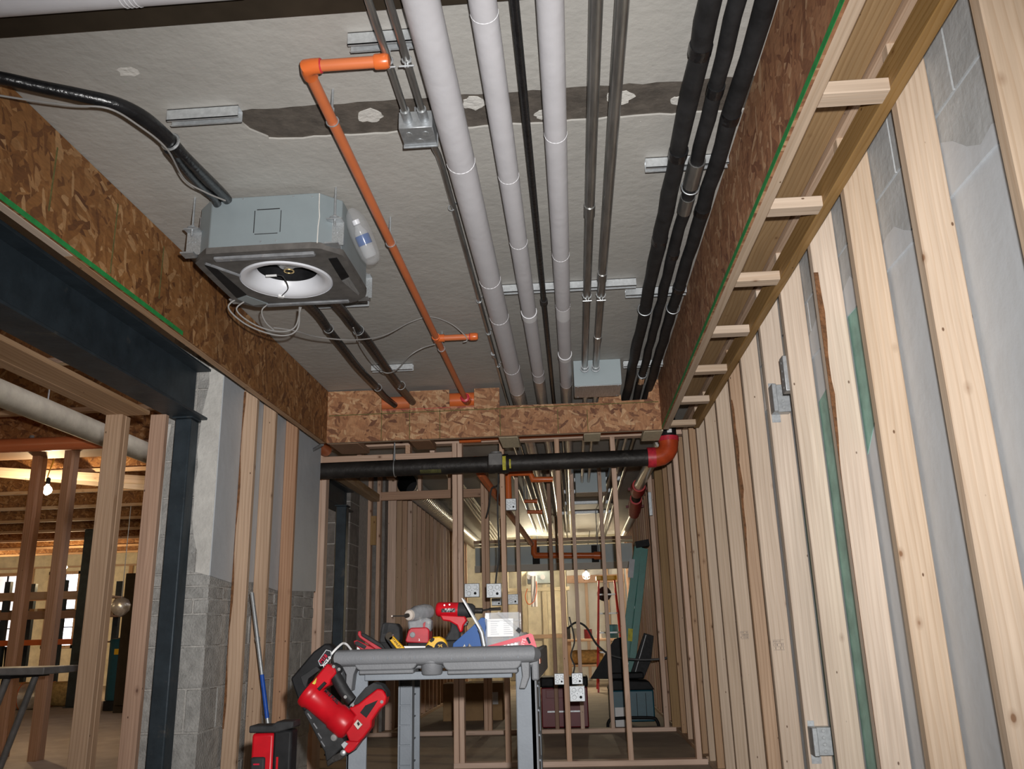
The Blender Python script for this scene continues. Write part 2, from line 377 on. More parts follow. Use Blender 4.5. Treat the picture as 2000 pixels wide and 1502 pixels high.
class MB:
    def __init__(s): s.v, s.f, s.sm = [], [], []
    def add(s, vs, fs, smooth=False):
        k = len(s.v)
        s.v += [tuple(p) for p in vs]
        s.f += [tuple(i + k for i in f) for f in fs]
        s.sm += [smooth] * len(fs)
        return s
    def box(s, x0, x1, y0, y1, z0, z1, M=None):
        vs = [Vector((x, y, z)) for z in (z0, z1) for y in (y0, y1) for x in (x0, x1)]
        if M: vs = [M @ p for p in vs]
        return s.add(vs, [(0, 2, 3, 1), (4, 5, 7, 6), (0, 1, 5, 4), (2, 6, 7, 3), (0, 4, 6, 2), (1, 3, 7, 5)])
    def obox(s, c, size, rot=None):
        M = Matrix.Translation(c) @ (rot.to_4x4() if rot else Matrix.Identity(4))
        a, b, d = (k / 2 for k in size)
        return s.box(-a, a, -b, b, -d, d, M)
    def tube(s, pts, r, n=12, caps=True, smooth=True, sub=0):
        pts = [Vector(p) for p in pts]
        if sub: pts, r = smooth_path(pts, sub, r)
        rs = r if isinstance(r, (list, tuple)) else [r] * len(pts)
        t0 = (pts[1] - pts[0]).normalized()
        u = t0.orthogonal().normalized()
        if abs(t0.z) < 0.9:
            u = (Vector((0, 0, 1)) - t0 * t0.z).normalized()
        rings = []
        for i, p in enumerate(pts):
            if i == 0: t = t0
            elif i == len(pts) - 1: t = (pts[i] - pts[i - 1]).normalized()
            else: t = ((pts[i + 1] - p).normalized() + (p - pts[i - 1]).normalized()).normalized()
            u = (u - t * u.dot(t)).normalized()
            w = t.cross(u)
            sc = 1.0
            if 0 < i < len(pts) - 1:
                cth = max(0.5, t.dot((p - pts[i - 1]).normalized()))
                sc = 1.0 / cth if not sub else 1.0
            rings.append([p + (u * math.cos(2 * math.pi * k / n) + w * math.sin(2 * math.pi * k / n)) * rs[i] * (sc if abs(sc) < 1.5 else 1.5) for k in range(n)])
        vs = [q for rg in rings for q in rg]
        fs = []
        for i in range(len(rings) - 1):
            for k in range(n):
                a, b = i * n + k, i * n + (k + 1) % n
                fs.append((a, b, b + n, a + n))
        s.add(vs, fs, smooth)
        if caps:
            base = len(s.v) - len(vs)
            s.f += [tuple(base + k for k in reversed(range(n))), tuple(base + (len(rings) - 1) * n + k for k in range(n))]
            s.sm += [False, False]
        return s
    def cyl(s, p0, p1, r, n=14, smooth=True, caps=True): return s.tube([p0, p1], r, n, caps, smooth)
    def lathe(s, prof, c, axis=(0, 0, 1), n=24, smooth=True, caps=True):
        """prof: (radius, height along axis)"""
        ax = Vector(axis).normalized()
        u = ax.orthogonal().normalized()
        w = ax.cross(u)
        c = Vector(c)
        vs = [c + ax * h + (u * math.cos(2 * math.pi * k / n) + w * math.sin(2 * math.pi * k / n)) * max(r, 1e-5) for r, h in prof for k in range(n)]
        fs = []
        for i in range(len(prof) - 1):
            for k in range(n):
                a, b = i * n + k, i * n + (k + 1) % n
                fs.append((a, b, b + n, a + n))
        base = len(s.v)
        s.add(vs, fs, smooth)
        if caps:
            s.f += [tuple(base + k for k in reversed(range(n))), tuple(base + (len(prof) - 1) * n + k for k in range(n))]
            s.sm += [False, False]
        return s
    def ring(s, c, axis, R, r, n=20, m=8):
        """torus"""
        ax = Vector(axis).normalized(); u = ax.orthogonal().normalized(); w = ax.cross(u); c = Vector(c)
        vs, fs = [], []
        for i in range(n):
            a = 2 * math.pi * i / n
            d = u * math.cos(a) + w * math.sin(a)
            for k in range(m):
                b = 2 * math.pi * k / m
                vs.append(c + d * (R + r * math.cos(b)) + ax * r * math.sin(b))
        for i in range(n):
            for k in range(m):
                fs.append((i * m + k, ((i + 1) % n) * m + k, ((i + 1) % n) * m + (k + 1) % m, i * m + (k + 1) % m))
        return s.add(vs, fs, True)
    def prism(s, poly, vec, smooth=False):
        """poly: list of 3-D points (a flat outline); vec: extrusion"""
        n = len(poly)
        a = [Vector(p) for p in poly]
        b = [p + Vector(vec) for p in a]
        fs = [tuple(range(n)), tuple(reversed(range(n, 2 * n)))]
        fs += [(i, i + n, (i + 1) % n + n, (i + 1) % n) for i in range(n)]
        return s.add(a + b, fs, smooth)
    def build(s, name, mat, parent=None, M=None, bevel=0.0, seg=2, origin=None):
        vs = s.v
        M = M or Matrix.Identity(4)
        if origin is not None:
            o3 = Vector(origin)
            vs = [tuple(Vector(p) - o3) for p in vs]
            M = Matrix.Translation(o3)
        me = bpy.data.meshes.new(name)
        me.from_pydata(vs, [], s.f)
        me.update()
        me.polygons.foreach_set('use_smooth', s.sm)
        import bmesh
        bm = bmesh.new(); bm.from_mesh(me)
        bmesh.ops.recalc_face_normals(bm, faces=bm.faces)
        bm.to_mesh(me); bm.free()
        me.set_sharp_from_angle(angle=0.75)
        me.materials.append(MATS[mat])
        o = bpy.data.objects.new(name, me)
        link(o, parent, M)
        if bevel:
            md = o.modifiers.new('bevel', 'BEVEL')
            md.width = bevel; md.segments = seg; md.limit_method = 'ANGLE'; md.angle_limit = 0.7
            md.harden_normals = False
        return o

def smooth_path(pts, sub, r=None):
    """Catmull-Rom through the points"""
    P = [pts[0] * 2 - pts[1]] + list(pts) + [pts[-1] * 2 - pts[-2]]
    R = r if isinstance(r, (list, tuple)) else None
    out, ro = [], []
    for i in range(1, len(P) - 2):
        for k in range(sub):
            t = k / sub
            a, b, c, d = P[i - 1], P[i], P[i + 1], P[i + 2]
            out.append(0.5 * ((2 * b) + (c - a) * t + (2 * a - 5 * b + 4 * c - d) * t * t + (3 * b - a - 3 * c + d) * t ** 3))
            if R: ro.append(R[i - 1] * (1 - t) + R[i] * t)
    out.append(pts[-1])
    if R: ro.append(R[-1])
    return out, (ro if R else r)

LCACHE = {}
def lumber(name, x0, x1, y0, y1, z0, z1, mat, parent=None, M=None, cham=0.003):
    """a board whose local Z is its length, X its width and Y its thickness; alike boards share a mesh"""
    dims = [abs(x1 - x0), abs(y1 - y0), abs(z1 - z0)]
    order = sorted(range(3), key=lambda i: dims[i])           # thin, wide, long
    th, wd, ln = (dims[i] for i in order)
    key = (round(th, 4), round(wd, 4), round(ln, 3), mat, cham)
    me = LCACHE.get(key)
    if me is None:
        a, b, c, h = wd / 2, th / 2, min(cham, th * 0.3), ln / 2
        prof = [(-a + c, -b), (a - c, -b), (a, -b + c), (a, b - c), (a - c, b), (-a + c, b), (-a, b - c), (-a, -b + c)]
        vs = [(x, y, -h) for x, y in prof] + [(x, y, h) for x, y in prof]
        fs = [tuple(reversed(range(8))), tuple(range(8, 16))] + [(i, (i + 1) % 8, (i + 1) % 8 + 8, i + 8) for i in range(8)]
        me = bpy.data.meshes.new(name)
        me.from_pydata(vs, [], fs); me.update()
        me.materials.append(MATS[mat])
        LCACHE[key] = me
    o = bpy.data.objects.new(name, me)
    ax = [Vector((1, 0, 0)), Vector((0, 1, 0)), Vector((0, 0, 1))]
    cz, cx = ax[order[2]], ax[order[1]]
    cy = cz.cross(cx)
    R = Matrix((cx, cy, cz)).transposed().to_4x4()
    c = Vector(((x0 + x1) / 2, (y0 + y1) / 2, (z0 + z1) / 2))
    T = Matrix.Translation(c) @ R
    if M: T = M @ T
    return link(o, parent, T)

def beam_between(name, p0, p1, wd, th, mat, parent=None, up=(0, 0, 1)):
    """a board from p0 to p1"""
    p0, p1 = Vector(p0), Vector(p1)
    ln = (p1 - p0).length
    cz = (p1 - p0).normalized()
    cx = Vector(up) - cz * Vector(up).dot(cz)
    cx.normalize()
    cy = cz.cross(cx)
    R = Matrix((cx, cy, cz)).transposed().to_4x4()
    M = Matrix.Translation((p0 + p1) / 2) @ R
    return lumber(name, -wd / 2, wd / 2, -th / 2, th / 2, -ln / 2, ln / 2, mat, parent, M) if ln > wd else None

def text_mesh(name, s, size, mat, M, parent=None, depth=0.0006, bold=False):
    cu = bpy.data.curves.new(name, 'FONT')
    cu.body = s; cu.size = size; cu.extrude = depth; cu.align_x = 'CENTER'; cu.align_y = 'CENTER'
    if bold: cu.offset = size * 0.02
    cu.resolution_u = 2
    t = bpy.data.objects.new(name, cu)
    COL.objects.link(t)
    bpy.context.view_layer.update()
    me = bpy.data.meshes.new_from_object(t.evaluated_get(bpy.context.evaluated_depsgraph_get()))
    bpy.data.objects.remove(t, do_unlink=True)
    me.materials.clear(); me.materials.append(MATS[mat])
    return link(bpy.data.objects.new(name, me), parent, M)

# key planes of the place (metres)
CZ = 2.635            # underside of the concrete slab
SZ = 2.255            # underside of the dropped soffit
XL, XR = -1.69, 0.645 # inner faces of the two soffit boards
YC = 5.73             # face of the cross board
YW1, YW2 = 6.70, 8.80 # the two cross stud walls
XS = 0.90             # corridor face of the right studs
YEND = 16.0

# ================================================================== the setting
def struct(name, mb, mat, parent=None, **kw):
    o = mb.build(name, mat, parent, **kw)
    if parent is None: o['kind'] = 'structure'
    return o

def jag(a, b, n, amp, rnd=random):
    return [(a + (b - a) * i / n, rnd.uniform(-amp, amp)) for i in range(n + 1)]

struct('floor', MB().box(-16, 1.3, -2, 24, -0.12, 0), 'slab_floor')

# ceiling: two slabs with a ragged unpainted strip recessed between them
mb = MB()
near = [(-2.36, -2), (1.18, -2)] + [(x, 2.385 + d) for x, d in jag(1.18, -1.04, 50, 0.006)] + [(-1.06, 2.45), (-1.045, 2.50), (-1.0, 2.55)]
far = [(x, 2.572 + d) for x, d in jag(-0.97, 1.18, 50, 0.006)]
outline = near + far + [(1.18, 15.9), (-2.36, 15.9)]
mb.prism([(x, y, CZ) for x, y in near + [(-1.0, 2.56), (-2.36, 2.56)]], (0, 0, 0.2))
mb.prism([(-2.36, 2.5605, CZ), (-1.0, 2.5605, CZ)] + [(x, y, CZ) for x, y in far] + [(1.18, 15.9, CZ), (-2.36, 15.9, CZ)], (0, 0, 0.2))
ceil = struct('ceiling', mb, 'ceiling_paint')
MB().box(-1.07, 1.17, 2.37, 2.59, CZ + 0.007, CZ + 0.1).build('joint_strip', 'raw_concrete', ceil)
mb = MB()
for cx, cy, rr in ((-0.62, 2.47, 0.05), (-0.26, 2.44, 0.045), (-0.03, 2.53, 0.035), (0.22, 2.46, 0.05), (0.42, 2.5, 0.03)):
    k = 20
    mb.prism([(cx + rr * random.uniform(0.75, 1.1) * math.cos(2 * math.pi * i / k), cy + rr * 0.8 * random.uniform(0.75, 1.1) * math.sin(2 * math.pi * i / k), CZ + 0.004) for i in range(k)], (0, 0, 0.004))
mb.build('plaster_smear', 'plaster', ceil)
# chipped hole and dark crack near the cross board
MB().prism([(-1.30 + 0.035 * random.uniform(.6, 1.2) * math.cos(i * .6), 2.15 + 0.025 * random.uniform(.6, 1.2) * math.sin(i * .6), CZ - 0.0006) for i in range(10)], (0, 0, 0.002)).build('chipped_spot', 'plaster', ceil)
for j, xj in enumerate((-1.05, 0.3)):
    MB().box(xj - 0.002, xj + 0.002, 2.6, 15.8, CZ - 0.0012, CZ + 0.01).build('plank_joint', 'ceiling_paint', ceil)

wr = struct('wall_right', MB().box(1.0, 1.25, -2, 24, 0, 3.2), 'wall_paint')
mbb = MB().box(-0.195, 0.195, -0.1, 0.1, -0.094, 0.094)
first = None
for r_ in range(3):
    z = 2.11 + 0.2 * r_
    if z > CZ - 0.02: break
    for k in range(9):
        y = 1.1 + 0.4 * k + (0.2 if r_ % 2 else 0)
        if first is None:
            first = mbb.build('block', 'block_painted', wr, bevel=0.0)
            first.matrix_basis = Matrix.Translation((1.094, y, z)) @ Matrix.Rotation(math.pi / 2, 4, 'Z')
        else:
            c = first.copy(); COL.objects.link(c)
            c.matrix_basis = Matrix.Translation((1.094, y, z)) @ Matrix.Rotation(math.pi / 2, 4, 'Z')
def patch(name, mat, parent, pts, th=0.0016):
    """a ragged film on the right wall; pts are (y, z)"""
    MB().prism([(1.0, y, z) for y, z in pts], (-th, 0, 0)).build(name, mat, parent)
for (y0, y1, z0, z1) in ((2.52, 2.88, 1.56, 2.02), (2.93, 3.34, 0.3, 1.84), (3.39, 3.75, 0.4, 1.5)):
    pts = [(y, z1 + random.uniform(-0.05, 0.05)) for y in (y0, y0 + (y1 - y0) * .35, y0 + (y1 - y0) * .7, y1)]
    pts += [(y, z0 + random.uniform(-0.08, 0.08)) for y in (y1, y0 + (y1 - y0) * .5, y0)]
    patch('paint_patch', 'teal_paint', wr, pts)
pts = [(1.05 + 0.06 * k, 2.06 + 0.05 * math.sin(k * 0.9) + random.uniform(-0.035, 0.03)) for k in range(58)]
MB().prism([(0.9935, y, z) for y, z in pts] + [(0.9935, pts[-1][0], 1.98), (0.9935, 1.05, 1.98)], (0.0066, 0, 0)).build('paint_film', 'wall_paint', wr)

# masonry on the left, beyond the steel column
wl = struct('wall_left', MB().box(-2.194, -1.896, 4.406, 6.24, 0, 2.6), 'mortar')
zs = [0.0, 0.11, 0.31, 0.51, 0.715, 0.92, 1.08, 1.155, 1.22, 1.285] + [1.285 + 0.2 * i for i in range(1, 7)]
for i in range(len(zs) - 1):
    z0, z1 = zs[i] + 0.004, min(zs[i + 1] - 0.004, 2.6)
    yy = 4.40 - (0.2 if i % 2 else 0)
    while yy < 6.2:
        a, b = max(yy, 4.40), min(yy + 0.392, 6.235)
        if b - a > 0.03:
            segs = ((-2.2, -1.89),)
            if a == 4.40: segs = ((-2.2, -2.045), (-2.035, -1.89)) if i % 3 else ((-2.2, -2.11), (-2.10, -1.975), (-1.965, -1.89))
            for xa, xb in segs:
                pr = random.uniform(-0.004, 0.003)
                MB().box(xa + (random.uniform(0, .01) if xa == -2.2 else 0), xb + pr, a + (random.uniform(-0.006, 0.003) if a == 4.40 else 0), b, z0, z1).build('block', 'block_grey', wl, bevel=0.003, seg=1)
        yy += 0.4
# plaster skin: ragged on the end face, smooth on the corridor face
lft = [(-1.975 + random.uniform(-0.03, 0.02), 1.29 + 1.29 * i / 14) for i in range(15)]
MB().prism([(-1.884, 4.392, 1.27), ] + [(x, 4.392, z) for x, z in lft] + [(-1.884, 4.392, 2.59)], (0, -0.016, 0)).build('plaster_coat', 'plaster', wl)
MB().prism([(-1.879, 4.378, 1.27), (-1.879, 4.65, 1.25), (-1.879, 5.0, 1.27), (-1.879, 5.4, 1.24), (-1.879, 6.24, 1.27), (-1.879, 6.24, 2.6), (-1.879, 4.378, 2.6)], (-0.014, 0, 0)).build('plaster_panel', 'wall_paint', wl)
MB().prism([(-2.205, 4.395, 1.1), (-2.19, 4.395, 1.1), (-2.17, 4.395, 1.5), (-2.18, 4.395, 1.9), (-2.16, 4.395, 2.09), (-2.2, 4.395, 2.09)], (0, -0.012, 0)).build('plaster_coat', 'plaster', wl)

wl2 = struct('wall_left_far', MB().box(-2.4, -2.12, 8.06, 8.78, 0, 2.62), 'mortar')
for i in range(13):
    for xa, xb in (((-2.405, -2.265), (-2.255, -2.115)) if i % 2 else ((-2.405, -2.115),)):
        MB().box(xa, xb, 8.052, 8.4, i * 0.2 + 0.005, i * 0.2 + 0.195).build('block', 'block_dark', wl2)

struct('wall_back', MB().box(-16, 1.3, -2.2, -2, 0, 3.4), 'drywall')
struct('wall_far_left', MB().box(-16.2, -16, -2, 24, 0, 3.4), 'drywall')
struct('ceiling_hall', MB().box(-16.2, -2.30, -2, 24, 3.28, 3.4), 'wood_brown')
struct('ceiling_end', MB().box(-2.37, 1.25, 15.9, 24, 3.0, 3.1), 'drywall')

# far facade of the left hall with two windows
mb = MB()
WX = [(-15.2, -13.05), (-12.55, -11.75)]
YB = 20.0
mb.box(-16, 1.3, YB, YB + 0.2, 0, 0.85).box(-16, 1.3, YB, YB + 0.2, 2.62, 3.4)
xs = [-16] + [v for w in WX for v in w] + [1.3]
for i in range(0, len(xs), 2): mb.box(xs[i], xs[i + 1], YB, YB + 0.2, 0.85, 2.62)
struct('wall_far', mb, 'beige_board')
for i, (a, b) in enumerate(WX):
    w = thing('window_%d' % (i + 1), None, None, ((a + b) / 2, YB, 0.85), kind='structure')
    fm = MB()
    for (x0, x1, z0, z1) in ((a, a + .07, .85, 2.62), (b - .07, b, .85, 2.62), (a, b, .85, .92), (a, b, 2.55, 2.62)): fm.box(x0, x1, YB - .02, YB + .1, z0, z1)
    fm.build('window_frame', 'wood_tan', w)
    for k in range(1, 4 if i == 0 else 2): MB().box(a + (b - a) * k / (4 if i == 0 else 2) - .012, a + (b - a) * k / (4 if i == 0 else 2) + .012, YB, YB + .04, .92, 2.55).build('muntin', 'dark_grey_plastic', w)
    for k in range(1, 4): MB().box(a + .07, b - .07, YB, YB + .04, .92 + 1.63 * k / 4 - .012, .92 + 1.63 * k / 4 + .012).build('muntin', 'dark_grey_plastic', w)
    MB().box(a + .07, b - .07, YB + .045, YB + .05, .92, 2.55).build('pane', 'window_glass', w)

# ================================================================== timber framing
# ---- right furring wall: studs on edge against the painted masonry
sw = thing('stud_wall', 'long furring wall of pale new studs standing along the grey painted masonry', 'stud wall', (0.945, 3.5, 0))
RY = [0.68, 1.14, 1.592, 2.045, 2.504, 2.906, 3.368, 3.778, 4.257, 4.653, 5.065, 5.521, 5.93, 6.30, 6.64]
for i, y in enumerate(RY):
    mt = 'wood_pale' if i not in (9, 13) else 'wood_tan'
    lumber('stud', XS + (0.01 if i == 9 else 0), XS + 0.091, y - 0.039, y, 0.038, 2.44, mt, sw)
    if i in (9, 5):                                   # wane: bark left on an edge
        xq = XS - 0.0012 + (0.01 if i == 9 else 0)
        pts, zz = [], 0.25
        L1, L2 = [], []
        while zz < 2.2:
            wv = max(0.0006, 0.021 * math.sin(zz * 2.9 + i * 1.7) * random.uniform(0.5, 1))
            L1.append((xq + wv, y - 0.0405, zz)); L2.append((xq, y - 0.0405, zz)); zz += 0.05
        side = L2 + L1[::-1]
        MB().prism(side, (0, 0.0035, 0)).build('bark_edge', 'bark', sw)
lumber('bottom_plate', XS, XS + 0.091, 0.3, 6.66, 0, 0.038, 'wood_pale', sw)
lumber('top_plate', XS, XS + 0.091, 0.3, 6.66, 2.44, 2.478, 'wood_tan', sw)
lumber('top_plate', XS, XS + 0.091, 0.3, 6.66, 2.478, 2.516, 'wood_tan', sw)
# grade stamps printed on three studs
def stamp(y, zc, x0, w, h, parent):
    mb = MB()
    for k in range(4):
        mb.box(x0 + 0.002, x0 + w, y - 0.0003, y, zc - h / 2 + h * k / 3 - 0.0007, zc - h / 2 + h * k / 3 + 0.0007)
    for k in range(7):
        xx = x0 + w * (k + .5) / 7
        for j in range(3):
            if random.random() < 0.8: mb.box(xx - 0.002, xx + random.uniform(0, 0.003), y - 0.0003, y, zc - h / 2 + h * j / 3 + 0.004, zc - h / 2 + h * (j + 1) / 3 - 0.003)
    mb.build('grade_stamp', 'stamp_ink', parent)
stamp(1.592 - 0.0392, 0.775, XS + 0.02, 0.06, 0.05, sw)
stamp(4.257 - 0.0392, 0.86, XS + 0.01, 0.05, 0.045, sw)
stamp(5.065 - 0.0392, 0.90, XS + 0.01, 0.045, 0.04, sw)

# ---- right soffit: strand board, rail, ladder blocks and ledger
sf = thing('soffit', 'dropped soffit ladder with red-brown strand board, green edge and pale blocks along the stud wall', 'soffit', (0.77, 3.0, SZ))
def panel(name, x0, x1, y0, y1, z0, z1, mat, parent): return lumber(name, x0, x1, y0, y1, z0, z1, mat, parent, cham=0.0008)
panel('strand_board', XR, XR + 0.011, 0.35, YC + 0.011, SZ, CZ - 0.004, 'osb_red', sf)
MB().box(XR - 0.0008, XR + 0.0006, 0.35, YC - 0.002, SZ - 0.0006, SZ + 0.021).build('green_stripe', 'green_paint', sf)
lumber('rail', XR + 0.0112, XR + 0.0492, 0.35, YC + 0.011, SZ, SZ + 0.038, 'wood_pale', sf)
for y in [0.78, 1.39, 2.007, 2.627, 3.232, 3.849, 4.46, 5.089, 5.70]:
    lumber('ladder_block', XR + 0.0494, 0.862, y - 0.064, y, SZ + 0.001, SZ + 0.039, 'wood_pale', sf)
lumber('ledger', 0.862, XS - 0.0005, 0.35, 5.75, SZ + 0.004, SZ + 0.093, 'wood_gold', sf)
lumber('cover_plank', XR + 0.0505, 0.795, 0.35, YC - 0.01, 2.462, 2.482, 'wood_brown', sf)
lumber('cover_plank', 0.797, 0.897, 0.35, YC - 0.01, 2.462, 2.482, 'wood_gold', sf)
lumber('top_rail', XR + 0.0112, XR + 0.0492, 0.35, YC, CZ - 0.045, CZ - 0.006, 'wood_tan', sf)

# ---- left soffit
sl = thing('soffit', 'dropped soffit of amber strand board with green edge beside the steel beam', 'soffit', (-1.72, 3.0, SZ))
panel('strand_board', XL - 0.011, XL, 0.6, YC + 0.011, SZ, CZ - 0.004, 'osb_amber', sl)
MB().box(XL - 0.0006, XL + 0.0008, 0.6, 3.46, SZ - 0.0006, SZ + 0.019).build('green_stripe', 'green_paint', sl)
lumber('rail', XL - 0.0492, XL - 0.0112, 0.6, 2.62, SZ, SZ + 0.038, 'wood_pale', sl)
lumber('rail', XL - 0.0492, XL - 0.0112, 2.622, YC + 0.011, SZ, SZ + 0.038, 'wood_tan', sl)
for k, y in enumerate((2.02, 2.44, 2.84, 3.22)):
    MB().box(XL, XL + 0.0007, y - 0.004, y + 0.004, SZ + 0.03 + 0.05 * k % 0.1, CZ - 0.06).build('chalk_line', 'chalk_green', sl)

# ---- cross soffit board, notched around the pipes
sx = thing('soffit', 'notched strand board closing the corridor above the dark drain pipe', 'soffit', (-0.5, YC, SZ))
def cz(px, py): p = at(px, py, y=YC); return (p.x, p.z)
prof = [(XL + 0.0005, SZ), (XR - 0.001, SZ), (XR - 0.001, cz(1284, 741)[1]), cz(1272, 742), cz(1264, 780), cz(1229, 782), cz(1214, 783), cz(1212, 771), cz(1170, 776), cz(1168, 786), cz(1052, 790), cz(976, 793),
        cz(975, 757), cz(926, 759), cz(926, 792), cz(878, 794), cz(877, 761), cz(800, 764), cz(800, 798), cz(745, 800), cz(744, 762), (XL + 0.0005, cz(646, 765)[1])]
mb = MB().prism([(x, YC, z) for x, z in prof], (0, 0.011, 0))
o = mb.build('strand_board', 'osb_tan', None)
# strand board flakes lie in local X-Z: the cross board already spans X-Z
o.parent = sx; o.matrix_parent_inverse = ROOTM[sx.name].inverted()
bp_ = lumber('rail', XL, XR, YC + 0.0112, YC + 0.0492, SZ, SZ + 0.038, 'wood_pale', sx)
xa, xb = XL + 0.01, XR - 0.01
zl = SZ + 0.195
MB().box(xa, xb, YC - 0.0006, YC, zl - 0.003, zl + 0.003).build('chalk_line', 'chalk_green', sx)
for px in (745, 800, 859, 977, 1090, 1148):
    x = cz(px, 830)[0]
    MB().box(x - 0.0025, x + 0.0025, YC - 0.0006, YC, SZ + 0.003, (cz(px, 800)[1])).build('chalk_line', 'chalk_green', sx)
zr = cz(850, 797)[1]
MB().box(cz(745, 800)[0], cz(926, 800)[0], YC - 0.0006, YC, zr - 0.0015, zr + 0.0015).build('chalk_line', 'red_primer', sx)
for (pa, pb, dep, mt) in ((635, 690, 0.40, 'wood_brown'), (800, 838, 0.34, 'wood_brown'), (977, 1012, 0.40, 'plywood_pale'), (1140, 1172, 0.30, 'plywood_pale'), (1252, 1288, 0.36, 'plywood_pale')):
    xa, xb = at(pa, 862, z=SZ).x, at(pb, 858, z=SZ).x
    MB().box(xa, xb, YC + 0.0495, YC + dep, SZ - 0.002, SZ + 0.036).build('outlooker', mt, sx, bevel=0.002, seg=1)

# ---- first cross wall
w1 = thing('stud_wall', 'open cross wall of tan studs behind the utility cart', 'stud wall', (-0.5, YW1 + 0.045, 0))
TW1 = 2.43
for x0 in (-0.939, -0.897, -0.557, -0.111, 0.334, 0.823):
    lumber('stud', x0, x0 + 0.038, YW1, YW1 + 0.089, 0.038, TW1, 'wood_cross', w1)
lumber('stud', -2.095, -2.005, YW1 + 0.06, YW1 + 0.098, 0.0, TW1, 'wood_cross', w1)
lumber('stud', -2.003, -1.965, YW1, YW1 + 0.089, 0.0, 2.25, 'wood_cross', w1)
lumber('stud', -2.22, -2.10, YW1 - 0.05, YW1 - 0.012, 0.0, TW1, 'wood_pink', w1)
lumber('bottom_plate', -0.939, 0.90, YW1, YW1 + 0.089, 0, 0.038, 'wood_cross', w1)
lumber('header', -2.003, -0.9392, YW1, YW1 + 0.038, 2.252, 2.362, 'wood_cross', w1)
lumber('header', -2.003, -0.9392, YW1 + 0.05, YW1 + 0.088, 2.252, 2.362, 'wood_cross', w1)
lumber('top_plate', -2.05, 0.95, YW1, YW1 + 0.089, TW1, TW1 + 0.038, 'wood_cross', w1)
lumber('top_plate', -2.05, 0.95, YW1, YW1 + 0.089, TW1 + 0.038, TW1 + 0.076, 'wood_cross', w1)
for x0 in (-1.72, -1.32, -1.12):
    lumber('cripple', x0, x0 + 0.038, YW1, YW1 + 0.089, 2.362, TW1, 'wood_cross', w1)

# ---- left side: three pink furring studs on the masonry
wls = thing('stud_wall', 'three pink-brown furring studs fixed to the plastered masonry', 'stud wall', (-1.84, 5.2, 0))
for i, (y, px) in enumerate(((4.67, 488), (4.99, 525), (5.42, 573))):
    lumber('stud', -1.878, -1.797, y, y + 0.038, 0.038, 2.62, ('wood_tan', 'wood_tan', 'wood_pink')[i], wls)
    if i < 1:
        pts = [(-1.879, y - 0.001, 0.5 + k * 0.08) for k in range(24)]
        q = [(-1.879 + 0.008 + 0.006 * math.sin(k * .9), y - 0.001, 0.5 + k * 0.08) for k in range(24)]
        MB().prism(pts + q[::-1], (0, 0.004, 0)).build('bark_edge', 'bark', wls)
lumber('bottom_plate', -1.878, -1.797, 4.6, 6.2, 0, 0.038, 'wood_tan', wls)

# ---- second cross wall
w2 = thing('stud_wall', 'second open cross wall of studs farther down the corridor by the green ladder', 'stud wall', (-0.4, YW2 + 0.045, 0))
for x0, w_, mt in ((-2.226, 0.06, 'wood_cross'), (-2.128, 0.038, 'wood_cross'), (-2.03, 0.038, 'wood_cross'), (-0.935, 0.038, 'wood_cross'), (-0.895, 0.038, 'wood_cross'), (-0.579, 0.038, 'wood_cross'), (-0.244, 0.038, 'wood_brown'), (0.0, 0.038, 'wood_cross'), (0.29, 0.038, 'wood_cross'), (0.80, 0.045, 'wood_cross')):
    lumber('stud', x0, x0 + w_, YW2, YW2 + 0.089, 0.038, 2.595, mt, w2)
lumber('stud', 0.875, 0.995, YW2 + 0.02, YW2 + 0.058, 0.038, 2.595, 'wood_gold', w2)
lumber('bottom_plate', -2.23, 0.995, YW2, YW2 + 0.089, 0, 0.038, 'wood_cross', w2)
lumber('header', -1.99, -0.9355, YW2, YW2 + 0.038, 2.312, 2.40, 'wood_pink', w2)
lumber('top_plate', -2.23, 0.995, YW2, YW2 + 0.089, 2.5955, 2.6335, 'wood_cross', w2)
for x0 in (-1.60, -1.28):
    lumber('cripple', x0, x0 + 0.038, YW2, YW2 + 0.089, 2.40, 2.595, 'wood_cross', w2)
lumber('cripple', -2.09, -2.03, YW2 - 0.02, YW2 - 0.001, 1.85, 2.15, 'wood_gold', w2)
# side header between the two cross walls, over the left opening
sh = thing('opening_header', 'honey coloured header plate bridging the two cross walls over the side opening', 'header', (-2.04, 7.7, 2.30))
lumber('plate', -2.09, -2.002, YW1 + 0.1, YW2 - 0.002, 2.30, 2.338, 'wood_gold', sh)
lumber('plate', -2.09, -2.002, YW1 + 0.1, YW2 - 0.002, 2.3385, 2.377, 'wood_gold', sh)
for k, y in enumerate((6.95, 7.35)):
    lumber('jamb', -2.36, -2.25, y, y + 0.038, 0, 2.09, 'wood_gold', sh)

# ---- far corridor side walls
fl = thing('stud_wall', 'far left wall of close set knotty studs beyond the second cross wall', 'stud wall', (-1.9, 12, 0))
y = 9.02
k = 0
while y < 15.3:
    lumber('stud', -1.96, -1.87, y, y + 0.038, 0.038, 2.56, ('wood_cross', 'wood_tan', 'wood_cross')[k % 3], fl)
    y += 0.305; k += 1
lumber('bottom_plate', -1.96, -1.87, 8.9, 15.3, 0, 0.038, 'wood_tan', fl)
lumber('top_plate', -1.96, -1.87, 8.9, 15.3, 2.56, 2.598, 'wood_tan', fl)
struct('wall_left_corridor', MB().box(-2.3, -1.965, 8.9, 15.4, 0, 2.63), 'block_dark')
fr = thing('stud_wall', 'far right wall of close set red-brown studs beyond the green ladder', 'stud wall', (0.94, 12, 0))
y = 9.1
while y < 15.3:
    lumber('stud', 0.905, 0.985, y, y + 0.038, 0.038, 2.53, ('wood_tan', 'wood_pink', 'wood_pink')[k % 3], fr)
    y += 0.305; k += 1
